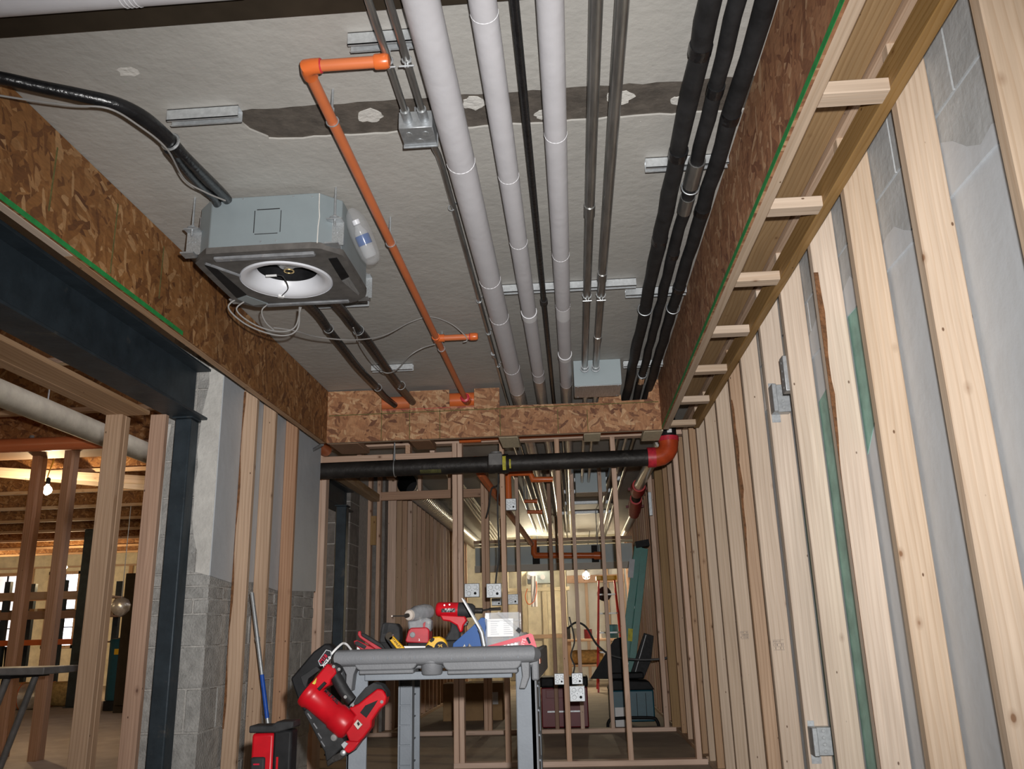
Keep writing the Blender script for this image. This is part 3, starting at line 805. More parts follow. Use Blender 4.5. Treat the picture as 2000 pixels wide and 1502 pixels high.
for y in (6.98, 7.42, 7.86, 8.3):
    lumber('stud', 0.905, 0.985, y, y + 0.038, 0.038, 2.53, 'wood_tan', fr)
lumber('bottom_plate', 0.905, 0.985, 6.83, 8.78, 0, 0.038, 'wood_tan', fr)
lumber('bottom_plate', 0.905, 0.985, 8.95, 15.3, 0, 0.038, 'wood_tan', fr)
lumber('top_plate', 0.905, 0.985, 8.95, 15.3, 2.53, 2.568, 'wood_tan', fr)

# ================================================================== structural steel
def i_beam(name, label, x, w, z0, z1, y0, y1, tw=0.010, tf=0.014):
    t = thing(name, label, 'beam', (x, (y0 + y1) / 2, z0))
    MB().box(x - w / 2, x + w / 2, y0, y1, z0, z0 + tf).build('bottom_flange', 'steel_blue', t, bevel=0.002, seg=1)
    MB().box(x - w / 2, x + w / 2, y0, y1, z1 - tf, z1).build('top_flange', 'steel_blue', t, bevel=0.002, seg=1)
    MB().box(x - tw / 2, x + tw / 2, y0, y1, z0 + tf, z1 - tf).build('web', 'steel_blue', t)
    return t
i_beam('steel_beam', 'dark blue-grey steel I-beam over the wide side opening', -2.04, 0.172, 2.10, 2.39, -0.5, 4.372)
def column(label, x0, x1, y0, y1, z1, parent=None, cap=True):
    t = thing('steel_column', label, 'column', ((x0 + x1) / 2, (y0 + y1) / 2, 0))
    MB().box(x0, x1, y0, y1, 0.012, z1 - 0.008).build('tube', 'steel_blue', t, bevel=0.008)
    MB().box(x0 - 0.01, x1 + 0.01, y0 - 0.01, y1 + 0.01, z1 - 0.008, z1).build('cap_plate', 'steel_blue', t)
    MB().box(x0 - 0.03, x1 + 0.03, y0 - 0.012, y1 + 0.012, 0, 0.012).build('base_plate', 'steel_blue', t)
    return t
column('square dark blue-grey steel column standing against the block pier', -2.09, -2.0, 4.275, 4.375, 2.0995)
i_beam('steel_beam', 'short dark steel beam over the side opening between the cross walls', -2.16, 0.15, 2.09, 2.295, 6.9, 8.05)
column('dark steel column beside the side opening between the cross walls', -2.115, -2.02, 7.545, 7.64, 2.0895)

# ---- framed partition and posts inside the left hall
lp = thing('stud_wall', 'partition of two pale posts and a top plate under the dark steel beam', 'stud wall', (-2.3, 3.2, 0))
lumber('post', -2.364, -2.275, 4.08, 4.118, 0, 2.075, 'wood_tan', lp)
lumber('post', -2.313, -2.275, 4.1185, 4.165, 0, 2.075, 'wood_tan', lp)
xpa, xpb = at(276, 1000, y=4.2).x, at(307, 1000, y=4.2).x
lumber('post', xpa, xpb, 4.20, 4.238, 0, 2.0975, 'wood_pink', lp)
lumber('top_plate', -2.30, -2.15, -0.4, 4.118, 2.0755, 2.0985, 'wood_tan', lp)
lumber('top_plate', -2.372, -2.301, -0.4, 4.118, 2.0755, 2.14, 'wood_tan', lp)
ps = thing('stud_wall', 'two reddish posts standing free in the hall before the first bulb', 'stud wall', (-4.8, 7.6, 0))
for (pa, pb, y) in ((20, 62, 7.72), (85, 121, 7.48)):
    a, b = at(pa, 1200, y=y).x, at(pb, 1200, y=y).x
    lumber('post', a + 0.01, a + 0.085, y, y + 0.05, 0, 2.70, 'wood_pink', ps)
    lumber('post', a + 0.028, a + 0.085, y + 0.051, y + 0.13, 0, 2.70, 'wood_brown', ps)
lumber('top_plate', -5.9, -4.3, 7.45, 7.87, 2.70, 2.738, 'wood_brown', ps)

# ================================================================== pipes under the slab
def strut(label, x0, x1, y, z=CZ - 0.0215, group=None):
    """slotted channel fixed across the slab, open side down"""
    t = thing('strut_channel', label, 'strut', ((x0 + x1) / 2, y, CZ), group)
    h = 0.0205
    mb = MB()
    mb.box(x0, x1, y - h, y + h, z + h - 0.0025, z + h)
    mb.box(x0, x1, y - h, y - h + 0.0025, z - h, z + h)
    mb.box(x0, x1, y + h - 0.0025, y + h, z - h, z + h)
    mb.build('channel', 'galv_bright', t)
    MB().box(x0, x1, y - h, y - 0.011, z - h, z - h + 0.0025).build('lip', 'galv_bright', t)
    MB().box(x0, x1, y + 0.011, y + h, z - h, z - h + 0.0025).build('lip', 'galv_bright', t)
    return t
strut('galvanised strut channel above the three white pipes and two conduits', -0.40, 0.375, 3.99)
strut('galvanised strut channel holding the black pipes where a shiny coupling sits', 0.335, 0.64, 2.86)
strut('galvanised strut channel holding the black pipes level with the conduit clamps', 0.33, 0.64, 4.12)
strut('galvanised strut channel holding the black pipes next to the grey enclosure', 0.385, 0.64, 5.36)
strut('short strut channel beside the black hose at the end of the bare concrete strip', -1.27, -1.03, 2.375)
strut('galvanised strut channel above the capped orange pipe end', -0.585, -0.375, 2.07)
strut('galvanised strut channel behind the ceiling cassette over the two hoses', -1.32, -1.0, 4.05)
strut('short strut channel over the hoses near the notched cross board', -1.25, -0.98, 5.2)

PIPES = {}
def pipe(name, label, x, z, r, mat, y0=-1.2, y1=15.5, group=None, cat='pipe', n=18):
    t = thing(name, label, cat, (x, y0, z), group)
    MB().cyl((x, y0, z), (x, y1, z), r, n).build('pipe_run', mat, t)
    PIPES[name] = t
    return t
def collar(t, name, x, y, z, r, l, mat, n=20):
    return MB().cyl((x, y, z), (x, y + l, z), r, n).build(name, mat, t)
PZ = 2.54
p = pipe('insulated_pipe', 'thickest white insulated pipe, left of the other two', -0.33, PZ - 0.005, 0.050, 'white_jacket')
for y in (1.62, 2.62, 3.66, 4.15, 5.05, 5.62): MB().ring((-0.33, y, PZ - 0.005), (0, 1, 0), 0.050, 0.0012).build('jacket_seam', 'white_tape', p)
collar(p, 'sheen_sleeve', -0.33, 5.55, PZ - 0.005, 0.0512, 9.9, 'jacket_sheen')  # far stretch of the same jacket, lamp sheen painted in
p = pipe('insulated_pipe', 'slim white insulated pipe between the thickest one and the black pipe', -0.172, PZ + 0.005, 0.038, 'white_jacket')
collar(p, 'white_tape_collar', -0.172, 4.13, PZ + 0.005, 0.0415, 0.07, 'white_tape')
for y in (1.9, 2.75, 3.3, 5.2): MB().ring((-0.172, y, PZ + 0.005), (0, 1, 0), 0.038, 0.001).build('jacket_seam', 'white_tape', p)
collar(p, 'sheen_sleeve', -0.172, 5.35, PZ + 0.005, 0.0392, 10.1, 'jacket_sheen')
p = pipe('insulated_pipe', 'slim white insulated pipe with two bright tape collars beside the conduits', 0.005, PZ + 0.005, 0.038, 'white_jacket')
collar(p, 'white_tape_collar', 0.005, 4.86, PZ + 0.005, 0.042, 0.06, 'white_tape')
collar(p, 'white_tape_collar', 0.005, 4.06, PZ + 0.005, 0.0385, 0.16, 'white_tape')
collar(p, 'sheen_sleeve', 0.005, 5.5, PZ + 0.005, 0.0392, 9.9, 'jacket_sheen')
for y in (1.7, 2.5, 3.45): MB().ring((0.005, y, PZ + 0.005), (0, 1, 0), 0.038, 0.001).build('jacket_seam', 'white_tape', p)
p = pipe('black_pipe', 'thin glossy black pipe running between two white insulated pipes', -0.09, 2.562, 0.0135, 'black_gloss')
collar(p, 'coupling', -0.09, 4.02, 2.562, 0.019, 0.05, 'black_iron')

def clamp(t, x, y, z, r, ztop=CZ - 0.042):
    """strut clamp: two ears and a bolt under a conduit"""
    mb = MB()
    for s in (-1, 1):
        pts = [(x + s * (r + 0.002) * math.cos(a), y, z + (r + 0.002) * math.sin(a)) for a in [math.radians(d) for d in (80, 40, 0, -40, -75)]]
        mb.tube([(x + s * 0.004, y, ztop)] * 1 + pts + [(x + s * 0.004, y, z - r - 0.016)], 0.0028, 6)
    mb.build('clamp', 'galv_bright', t)
    MB().cyl((x - 0.022, y, z - r - 0.011), (x + 0.022, y, z - r - 0.011), 0.003, 8).build('bolt', 'galv_bright', t)
for i, (x, lab, r) in enumerate(((0.128, 'grey steel conduit with a clamp entering the left hole of the enclosure', 0.0195), (0.198, 'grey steel conduit with two couplings entering the right hole of the enclosure', 0.0205))):
    p = pipe('steel_conduit', lab, x, 2.566, r, 'conduit_steel', -1.2, 5.285, cat='conduit')
    clamp(p, x, 4.0, 2.566, r)
    collar(p, 'coupling', x, 3.72 if i else 3.05, 2.566, r + 0.003, 0.09, 'conduit_steel')
    if i: collar(p, 'coupling', x, 4.62, 2.566, r + 0.003, 0.1, 'conduit_steel')
    collar(p, 'lock_nut', x, 5.24, 2.566, r + 0.009, 0.012, 'galv')
    collar(p, 'connector', x, 5.19, 2.566, r + 0.004, 0.07, 'galv')
    p2 = pipe('steel_conduit', ('grey steel conduit leaving the back of the enclosure on its left', 'grey steel conduit leaving the back of the enclosure on its right')[i], x + 0.005, 2.50, 0.016, 'duct_silver', 5.575, 9.2, cat='conduit', n=12)

en = thing('enclosure', 'blue-grey steel junction enclosure fixed under the slab at the conduit ends', 'electrical box', (0.21, 5.42, CZ))
MB().box(0.056, 0.362, 5.288, 5.57, 2.462, CZ - 0.001).build('body', 'enclosure_grey', en, bevel=0.003)
MB().box(0.060, 0.358, 5.292, 5.566, 2.4585, 2.4615).build('cover', 'galv_dull', en)
for dx, dy in ((0.08, 5.31), (0.34, 5.31), (0.08, 5.55), (0.34, 5.55)): MB().cyl((dx, dy, 2.4587), (dx, dy, 2.4555), 0.006, 8).build('screw', 'galv', en)
p = None
en2 = thing('enclosure', 'dark grey enclosure under the slab beyond the two cross walls', 'electrical box', (0.25, 9.4, CZ))
MB().box(0.06, 0.395, 9.3, 9.62, 2.40, CZ - 0.001).build('body', 'enclosure_grey', en2, bevel=0.003)
MB().box(0.065, 0.39, 9.305, 9.615, 2.3965, 2.3995).build('cover', 'galv_dull', en2)

# three black insulated pipes by the right soffit
zb = 2.552
def wobble(x, z, y0, y1, r, amp, seed, step=0.16):
    rr = random.Random(seed); pts, rs = [], []
    y = y0
    while y < y1:
        pts.append((x + rr.uniform(-amp, amp), y, z + rr.uniform(-amp, amp)))
        rs.append(r * rr.uniform(0.95, 1.05)); y += step
    pts.append((x, y1, z)); rs.append(r)
    return pts, rs
for i, (x, r, lab) in enumerate(((0.432, 0.031, 'thick black foam-wrapped pipe nearest the two steel conduits'), (0.506, 0.025, 'black pipe with bare shiny couplings between two foam-wrapped ones'), (0.578, 0.029, 'black foam-wrapped pipe running hard against the red-brown soffit board'))):
    t = thing('black_insulated_pipe', lab, 'pipe', (x, -1, zb))
    pts, rs = wobble(x, zb, -1.2, 6.2, r, 0.0035, 11 + i)
    MB().tube(pts, rs, 14).build('insulation', 'black_foam', t)
    MB().cyl((x, 6.2, zb), (x, 15.4, zb), r * 0.75, 12).build('bare_pipe', ('black_gloss', 'duct_silver', 'black_gloss')[i], t)
    ys = ((2.1, 2.66, 3.35), (2.3, 3.5), (2.45, 3.1, 3.9))[i]
    for y in ys: collar(t, 'tape_band', x, y, zb, r * 1.1, 0.045, 'black_gloss', 14)
    if i == 1:
        c = collar(t, 'coupling', x, 2.74, zb, r + 0.006, 0.17, 'conduit_steel', 16)
        collar(t, 'coupling', x, 3.0, zb, r + 0.004, 0.12, 'conduit_steel', 16)
        collar(t, 'coupling', x, 5.42, zb, r + 0.004, 0.13, 'chrome', 16)
        MB().ring((x, 2.93, zb), (0, 1, 0), r + 0.008, 0.003).build('hanger_ring', 'galv', t)
    for y in ((4.2,), (5.38,), (4.2,))[i]:
        MB().ring((x, y, zb), (0, 1, 0), r + 0.005, 0.003).build('hanger_ring', 'galv', t)
        MB().cyl((x, y - 0.02, zb + r), (x, y - 0.04, CZ - 0.03), 0.003, 6).build('hanger_strap', 'galv', t)

# conduits and junction box on the left of the white pipes
jb = thing('junction_box', 'square galvanised junction box under the bare concrete strip', 'electrical box', (-0.45, 2.44, CZ))
MB().box(-0.503, -0.392, 2.385, 2.485, 2.525, 2.588).build('body', 'galv', jb, bevel=0.002, seg=1)
MB().box(-0.506, -0.389, 2.488, 2.494, 2.518, 2.60).build('flange', 'galv', jb)
for dx in (-0.475, -0.425): MB().cyl((dx, 2.4845, 2.556), (dx, 2.487, 2.556), 0.011, 14).build('knockout', 'galv_dull', jb)
for dx, dy in ((-0.475, 2.42), (-0.42, 2.42), (-0.445, 2.46)): MB().cyl((dx, dy, 2.5252), (dx, dy, 2.5235), 0.011, 14).build('knockout', 'galv_dull', jb)
MB().box(-0.46, -0.44, 2.43, 2.45, 2.588, CZ).build('stand_off', 'galv', jb)
for x, y1, lab in ((-0.472, 2.3845, 'thin steel conduit entering the junction box beside the capped orange pipe'), (-0.418, 2.3845, 'thin steel conduit entering the junction box beside the thickest white pipe')):
    p = pipe('thin_conduit', lab, x, 2.556, 0.0112, 'conduit_steel', -1.2, y1, cat='conduit', n=12)
    collar(p, 'connector', x, 2.33, 2.556, 0.0155, 0.054, 'galv', 12)
    clamp(p, x, 2.085, 2.556, 0.0112)
p = thing('thin_conduit', 'thin strapped steel conduit running from the junction box along the thickest white pipe', 'conduit', (-0.43, 2.5, 2.6))
MB().tube([(-0.41, 2.495, 2.552), (-0.412, 2.56, 2.556), (-0.418, 2.68, 2.60), (-0.42, 2.8, 2.615), (-0.44, 6.0, 2.615), (-0.44, 15.0, 2.615)], 0.0112, 10).build('pipe_run', 'conduit_steel', p)
for y in (3.1, 4.12, 4.62, 5.25):
    MB().ring((-0.43, y, 2.614), (0, 1, 0), 0.0125, 0.003, 14, 6).build('strap', 'galv', p)
    MB().box(-0.418, -0.38, y - 0.008, y + 0.008, CZ - 0.004, CZ - 0.0012).build('strap_foot', 'galv', p)
collar(p, 'coupling', -0.4395, 5.0, 2.615, 0.015, 0.06, 'galv', 12)

# ---- orange sprinkler branch
ot = thing('sprinkler_branch', 'orange plastic sprinkler branch with a capped end, elbow and side stub', 'sprinkler pipe', (-0.705, 4.0, 2.53))
oz = 2.532
E0 = Vector((-0.705, 2.055, oz))
X0 = E0.x
MB().tube([(X0, 2.09, oz), (X0, 5.80, oz)], 0.0172, 16).build('pipe_run', 'orange_cpvc', ot)
MB().tube([(X0 + 0.03, 2.055, oz), (-0.485, 2.055, oz)], 0.0172, 16).build('pipe_run', 'orange_cpvc', ot)
el = MB()
el.tube([(X0 + 0.042, 2.055, oz), (X0 + 0.02, 2.055, oz), (X0 + 0.004, 2.059, oz), (X0, 2.075, oz), (X0, 2.10, oz)], 0.0222, 16).build('elbow', 'orange_fitting', ot)
MB().ring((X0 + 0.043, 2.055, oz), (1, 0, 0), 0.0185, 0.003, 16, 6).build('glue_bead', 'red_primer', ot)
MB().lathe([(0.021, 0), (0.0225, 0.004), (0.0225, 0.032), (0.019, 0.042), (0.006, 0.045)], (-0.505, 2.055, oz), (1, 0, 0), 18).build('end_cap', 'orange_fitting', ot)
yt = 4.44
MB().cyl((X0, yt - 0.03, oz), (X0, yt + 0.03, oz), 0.0222, 16).build('tee', 'orange_fitting', ot)
MB().cyl((X0, yt, oz), (X0 + 0.045, yt, oz), 0.0215, 16).build('tee_branch', 'orange_fitting', ot)
MB().cyl((X0 + 0.04, yt, oz), (X0 + 0.2, yt, oz), 0.0168, 16).build('side_stub', 'orange_cpvc', ot)
MB().lathe([(0.0205, 0), (0.0215, 0.004), (0.0215, 0.03), (0.017, 0.042)], (X0 + 0.19, yt, oz), (1, 0, 0), 16).build('end_cap', 'orange_fitting', ot)
MB().ring((X0 + 0.187, yt, oz), (1, 0, 0), 0.0185, 0.0025, 16, 6).build('glue_bead', 'red_primer', ot)
MB().lathe([(0.0225, 0), (0.034, 0.006), (0.034, 0.03), (0.026, 0.045)], (X0, 5.69, oz), (0, 1, 0), 8, smooth=False).build('union', 'red_primer', ot)
for y, lean, lab in ((2.33, 0.02, 'threaded-rod hanger ring on the orange branch near its elbow'), (3.22, 0.03, 'threaded-rod hanger ring on the orange branch beside the cassette and bottle'), (4.62, 0.0, 'hanger ring on the orange branch just beyond its side stub')):
    g = thing('pipe_hanger', lab, 'pipe hanger', (X0, y, CZ))
    MB().ring((X0, y, oz), (0, 1, 0), 0.0195, 0.0025, 18, 6).build('ring', 'galv', g)
    MB().cyl((X0 + 0.003, y - lean, oz + 0.02), (X0 + 0.003, y - lean, CZ), 0.0045, 8).build('rod', 'galv', g)
    MB().cyl((X0 + 0.003, y - lean, oz + 0.02), (X0 + 0.003, y - lean, oz + 0.034), 0.0085, 6, smooth=False).build('nut', 'galv', g)
# orange main behind the notched board
om = thing('sprinkler_main', 'orange sprinkler main showing through two notches of the cross board', 'sprinkler pipe', (-1.2, 5.85, 2.55))
MB().cyl((-2.1, 5.85, 2.555), (-0.62, 5.85, 2.555), 0.046, 24).build('pipe_run', 'orange_cpvc', om)
MB().cyl((-0.86, 5.85, 2.555), (-0.61, 5.85, 2.555), 0.054, 24).build('tee', 'orange_fitting', om)
MB().ring((-0.86, 5.85, 2.555), (1, 0, 0), 0.052, 0.004).build('glue_bead', 'red_primer', om)
MB().cyl((X0, 5.85, 2.545), (X0, 5.735, 2.54), 0.036, 18).build('outlet', 'orange_fitting', om)
om2 = thing('sprinkler_main', 'red-orange sprinkler main running just behind the cross board above the drain', 'sprinkler pipe', (0, 6.5, 2.42))
MB().cyl((-0.81, 6.5, 2.425), (0.83, 6.5, 2.435), 0.028, 16).build('pipe_run', 'orange_cpvc', om2)
MB().cyl((-0.85, 6.5, 2.42), (-0.68, 6.5, 2.42), 0.035, 16).build('elbow', 'orange_fitting', om2)

# ---- drain crossing the corridor
dz = 2.168
dr = thing('drain_pipe', 'black cast iron drain pipe crossing the corridor below the notched board', 'drain pipe', (-0.7, 6.3, dz))
MB().tube([(-2.12, 6.3, dz - 0.002), (0.63, 6.3, dz + 0.004)], 0.0625, 28).build('pipe_run', 'black_iron', dr)
xh = at(975, 905, y=6.3).x
MB().lathe([(0.066, 0), (0.072, 0.008), (0.072, 0.05), (0.069, 0.055), (0.069, 0.11), (0.073, 0.118), (0.073, 0.15), (0.066, 0.158)], (xh - 0.085, 6.3, dz), (1, 0, 0), 28).build('hub', 'black_iron', dr)
MB().cyl((xh - 0.02, 6.285, dz + 0.05), (xh - 0.02, 6.285, dz + 0.088), 0.042, 20).build('branch_inlet', 'grey_iron', dr)
MB().cyl((xh - 0.02, 6.285, dz + 0.0881), (xh - 0.02, 6.285, dz + 0.0886), 0.034, 20).build('inlet_bore', 'black_plastic', dr)
MB().box(xh - 0.075, xh + 0.03, 6.225, 6.24, dz - 0.02, dz + 0.07).build('cleanout_plate', 'grey_iron', dr, bevel=0.006)
def paint_on_pipe(x0, x1, a0, a1, name='paint_mark', mat='yellow_mark', r=0.0633):
    k = 8
    vs, fs = [], []
    for i in range(k + 1):
        a = math.radians(a0 + (a1 - a0) * i / k)
        vs += [(x0, 6.3 - r * math.cos(a), dz + r * math.sin(a)), (x1, 6.3 - r * math.cos(a), dz + r * math.sin(a))]
    for i in range(k): fs.append((2 * i, 2 * i + 1, 2 * i + 3, 2 * i + 2))
    MB().add(vs, fs, True).build(name, mat, dr)
paint_on_pipe(xh + 0.03, xh + 0.055, -50, 40, r=0.0742)
paint_on_pipe(xh + 0.08, xh + 0.092, -45, 20)
paint_on_pipe(-1.12, -0.96, -62, -30, mat='olive_mark')
paint_on_pipe(-1.96, -1.925, -12, -4, mat='plaster')
ang = [math.radians(d) for d in (-90, -70, -45, -20, 0)]
R_ = 0.095
ex, ez = 0.655, dz + 0.005 + R_
arc = [(0.60, 6.3, dz + 0.004)] + [(ex + R_ * math.cos(a), 6.3, ez + R_ * math.sin(a)) for a in ang] + [(ex + R_, 6.3, ez + 0.04)]
MB().tube(arc, [0.074, 0.072, 0.07, 0.07, 0.07, 0.071, 0.075], 22).build('elbow', 'elbow_red', dr)
MB().cyl((0.585, 6.3, dz + 0.004), (0.645, 6.3, dz + 0.004), 0.0755, 22).build('primer_band', 'red_primer', dr)
MB().cyl((ex + R_, 6.3, ez + 0.02), (ex + R_, 6.3, ez + 0.055), 0.077, 22).build('primer_band', 'red_primer', dr)
MB().cyl((ex + R_, 6.3, ez + 0.04), (ex + R_, 6.3, 2.60), 0.062, 22).build('riser', 'black_plastic', dr)
MB().box(ex + R_ - 0.012, ex + R_ + 0.022, 6.2365, 6.24, ez + 0.075, ez + 0.12).build('pipe_label', 'paper_white', dr)
hx = at(772, 900, y=6.3).x
hg = thing('pipe_hanger', 'clevis hanger with a rod holding the black drain pipe', 'pipe hanger', (hx, 6.3, CZ))
MB().ring((hx, 6.3, dz), (1, 0, 0), 0.067, 0.004, 24, 6).build('ring', 'galv_dull', hg)
MB().cyl((hx, 6.26, dz + 0.05), (hx, 6.27, dz + 0.13), 0.008, 8).build('yoke', 'galv_dull', hg)
MB().cyl((hx, 6.27, dz + 0.13), (hx, 6.27, CZ), 0.005, 8).build('rod', 'galv_dull', hg)

# orange round cap peeping out beside the left furring studs, and grey brace conduit
oc = thing('sprinkler_main', 'orange pipe end rounding the corner behind the left furring studs', 'sprinkler pipe', (-1.95, 6.0, 2.32))
pc = at(593, 845, y=5.98)
MB().lathe([(0.005, -0.075), (0.045, -0.06), (0.066, -0.025), (0.068, 0.0), (0.068, 0.12)], (pc.x - 0.02, 5.98, pc.z), (0, 1, 0), 22).build('end_cap', 'orange_fitting', oc)
MB().cyl((pc.x - 0.02, 6.0, pc.z), (pc.x - 0.02, 6.62, pc.z), 0.05, 18).build('pipe_run', 'orange_cpvc', oc)
gb = thing('flexible_conduit', 'short grey flexible conduit slanting down from the cross board corner', 'conduit', (-1.85, 6.2, 2.3))
MB().tube([at(630, 868, y=5.95), at(610, 880, y=6.05), at(585, 895, y=6.15)], 0.012, 10, sub=4).build('pipe_run', 'grey_iron', gb)

# ---- dark bar and white pipe close to the camera, high on the left
db = thing('dark_steel_bar', 'dark brown steel bar crossing under the slab above the pipes', 'steel bar', (-0.8, 1.9, CZ))
y0b, y1b = at(0, 33, z=2.60).y, at(0, 75, z=2.60).y
MB().box(-1.685, 0.63, y0b, y1b, 2.60, CZ - 0.001).build('flat_bar', 'dark_brown', db, bevel=0.002, seg=1)
wp = thing('insulated_pipe', 'white jacketed pipe with black printed dabs in front of the dark steel bar', 'pipe', (-1.5, 1.72, 2.56))
wz = 2.567
pyw = y0b - 0.112
MB().cyl((-1.685, pyw, wz), (-0.78, pyw, wz), 0.052, 22).build('pipe_run', 'white_jacket', wp)
MB().lathe([(0.052, 0), (0.046, 0.012), (0.02, 0.02)], (-0.78, pyw, wz), (1, 0, 0), 22).build('end_seal', 'white_tape', wp)
xx = at(235, 12, y=pyw).x
for k in range(4): MB().ring((xx + k * 0.012, pyw, wz), (1, 0, 0), 0.0525, 0.0014, 22, 5).build('tape_wrap', 'white_tape', wp)
for px, py in ((186, 2), (198, 3), (278, 6)):
    q = at(px, py, y=pyw - 0.02)
    MB().cyl((q.x, pyw - 0.036, wz - 0.040), (q.x + 0.012, pyw - 0.036, wz - 0.040), 0.003, 6).build('printed_dab', 'ink', wp)

# ================================================================== ceiling cassette unit
cu = thing('ceiling_cassette', 'grey fan coil cassette hung under the slab with a white round air inlet', 'air conditioner', (-1.13, 3.17, CZ))
ux0, ux1, uy0, uy1, ub, ut = -1.42, -0.845, 2.90, 3.45, 2.372, 2.606
ch = 0.075
OCT = [(ux0 + ch, uy0), (ux1 - ch, uy0), (ux1, uy0 + ch), (ux1, uy1 - ch), (ux1 - ch, uy1), (ux0 + ch, uy1), (ux0, uy1 - ch), (ux0, uy0 + ch)]
vs = [(x, y, ub) for x, y in OCT] + [(x, y, ut) for x, y in OCT]
MB().add(vs, [tuple(range(8, 16))] + [(i, (i + 1) % 8, (i + 1) % 8 + 8, i + 8) for i in range(8)]).build('housing', 'unit_grey', cu, bevel=0.004)
# underside plate with the round opening
ucx, ucy, ur = -1.125, 3.168, 0.168
def oct_r(a, g=0.006):
    d = Vector((math.cos(a), math.sin(a)))
    best = 9
    for i in range(8):
        p, q = Vector(OCT[i]), Vector(OCT[(i + 1) % 8])
        e = q - p
        den = d.x * e.y - d.y * e.x
        if abs(den) < 1e-9: continue
        r = p - Vector((ucx, ucy))
        t = (r.x * e.y - r.y * e.x) / den
        s_ = (r.x * d.y - r.y * d.x) / den
        if t > 0 and -1e-6 <= s_ <= 1 + 1e-6: best = min(best, t)
    return best - g
nn = 64
v_, f_ = [], []
for i in range(nn):
    a = 2 * math.pi * i / nn
    for rr_, zz_ in ((ur, ub - 0.004), (oct_r(a, -0.008), ub - 0.004), (oct_r(a, -0.008), ub + 0.022)):
        v_.append((ucx + rr_ * math.cos(a), ucy + rr_ * math.sin(a), zz_))
for i in range(nn):
    j = (i + 1) % nn
    f_ += [(3 * i, 3 * i + 1, 3 * j + 1, 3 * j), (3 * i + 1, 3 * i + 2, 3 * j + 2, 3 * j + 1)]
tray = MB().add(v_, f_).build('bottom_tray', 'unit_foam', cu)
bm_ = [(0.186, -0.012), (0.186, -0.006), (0.181, -0.012), (0.168, -0.013), (0.15, -0.006), (0.136, 0.008), (0.126, 0.026), (0.122, 0.04), (0.125, 0.04), (0.129, 0.026), (0.139, 0.01), (0.153, -0.001), (0.17, -0.008)]
inlet = MB().lathe(bm_, (ucx, ucy, ub), (0, 0, 1), 48, caps=False).build('air_inlet', 'white_plastic', cu)
MB().lathe([(0.001, 0.10), (0.135, 0.10), (0.135, 0.035)], (ucx, ucy, ub), (0, 0, 1), 32, caps=False).build('fan_cavity', 'black_plastic', cu)
MB().lathe([(0.03, 0.06), (0.045, 0.075), (0.045, 0.098)], (ucx - 0.01, ucy + 0.02, ub), (0, 0, 1), 18).build('fan_motor', 'galv_dull', cu)
MB().box(ucx + 0.0, ucx + 0.06, ucy - 0.02, ucy + 0.02, ub + 0.055, ub + 0.075).build('motor_bracket', 'galv', cu)
MB().ring((ucx - 0.01, ucy + 0.05, ub + 0.055), (0, 0, 1), 0.02, 0.003, 16, 6).build('wire_ring', 'brass', cu)
# strips and slots on the underside
MB().box(-1.33, -0.935, 2.915, 2.943, ub - 0.018, ub - 0.0045).build('edge_strip', 'grey_dusty', cu, bevel=0.003, seg=1)
MB().box(-1.30, -0.93, 3.41, 3.436, ub - 0.014, ub - 0.0045).build('edge_strip', 'grey_dusty', cu, bevel=0.003, seg=1)
MB().prism([(-1.395, 2.99, ub - 0.0048), (-1.365, 2.985, ub - 0.0048), (-1.345, 3.3, ub - 0.0048), (-1.40, 3.33, ub - 0.0048)], (0, 0, -0.002)).build('air_slot', 'black_plastic', cu)
MB().prism([(-0.90, 2.99, ub - 0.0048), (-0.865, 2.985, ub - 0.0048), (-0.865, 3.17, ub - 0.0048), (-0.905, 3.2, ub - 0.0048)], (0, 0, -0.002)).build('air_slot', 'black_plastic', cu)
MB().prism([(-0.905, 3.21, ub - 0.0048), (-0.867, 3.18, ub - 0.0048), (-0.867, 3.35, ub - 0.0048), (-0.875, 3.37, ub - 0.0048)], (0, 0, -0.003)).build('corner_gusset', 'galv_dull', cu)
MB().prism([(-1.40, 3.34, ub - 0.0048), (-1.35, 3.31, ub - 0.0048), (-1.29, 3.41, ub - 0.0048), (-1.36, 3.42, ub - 0.0048)], (0, 0, -0.003)).build('corner_gusset', 'unit_grey', cu)
MB().tube([(-1.385, 2.97, ub - 0.006), (-1.29, 3.09, ub - 0.012)], 0.006, 6).build('stay', 'grey_dusty', cu)
# front knock-out square
fm = MB()
kx, kz, ks = -1.118, 2.495, 0.052
for (a0, a1, c0, c1) in ((-ks + .008, ks - .006, ks - .002, ks + .0015), (-ks + .004, ks - .01, -ks - .0015, -ks + .001), (-ks - .0015, -ks + .0015, -ks + .006, ks - .004), (ks - .0015, ks + .001, -ks + .004, ks - .008)):
    fm.box(kx + a0, kx + a1, uy0 - 0.0012, uy0, kz + c0, kz + c1)
fm.build('knock_out', 'dark_grey_plastic', cu)
for (sx_, sz_) in ((-1.22, 2.598), (-1.02, 2.596), (-0.945, 2.59), (-1.29, 2.39), (-1.14, 2.41), (-1.08, 2.412)):
    MB().cyl((sx_, uy0 - 0.003, sz_), (sx_, uy0, sz_), 0.0032, 8).build('screw', 'galv', cu)
MB().tube([(-0.917, 2.897, 2.60), (-0.916, 2.8965, 2.54), (-0.913, 2.8965, 2.50), (-0.917, 2.897, 2.46), (-0.918, 2.897, 2.39)], 0.0022, 6).build('sealant_bead', 'plaster', cu)
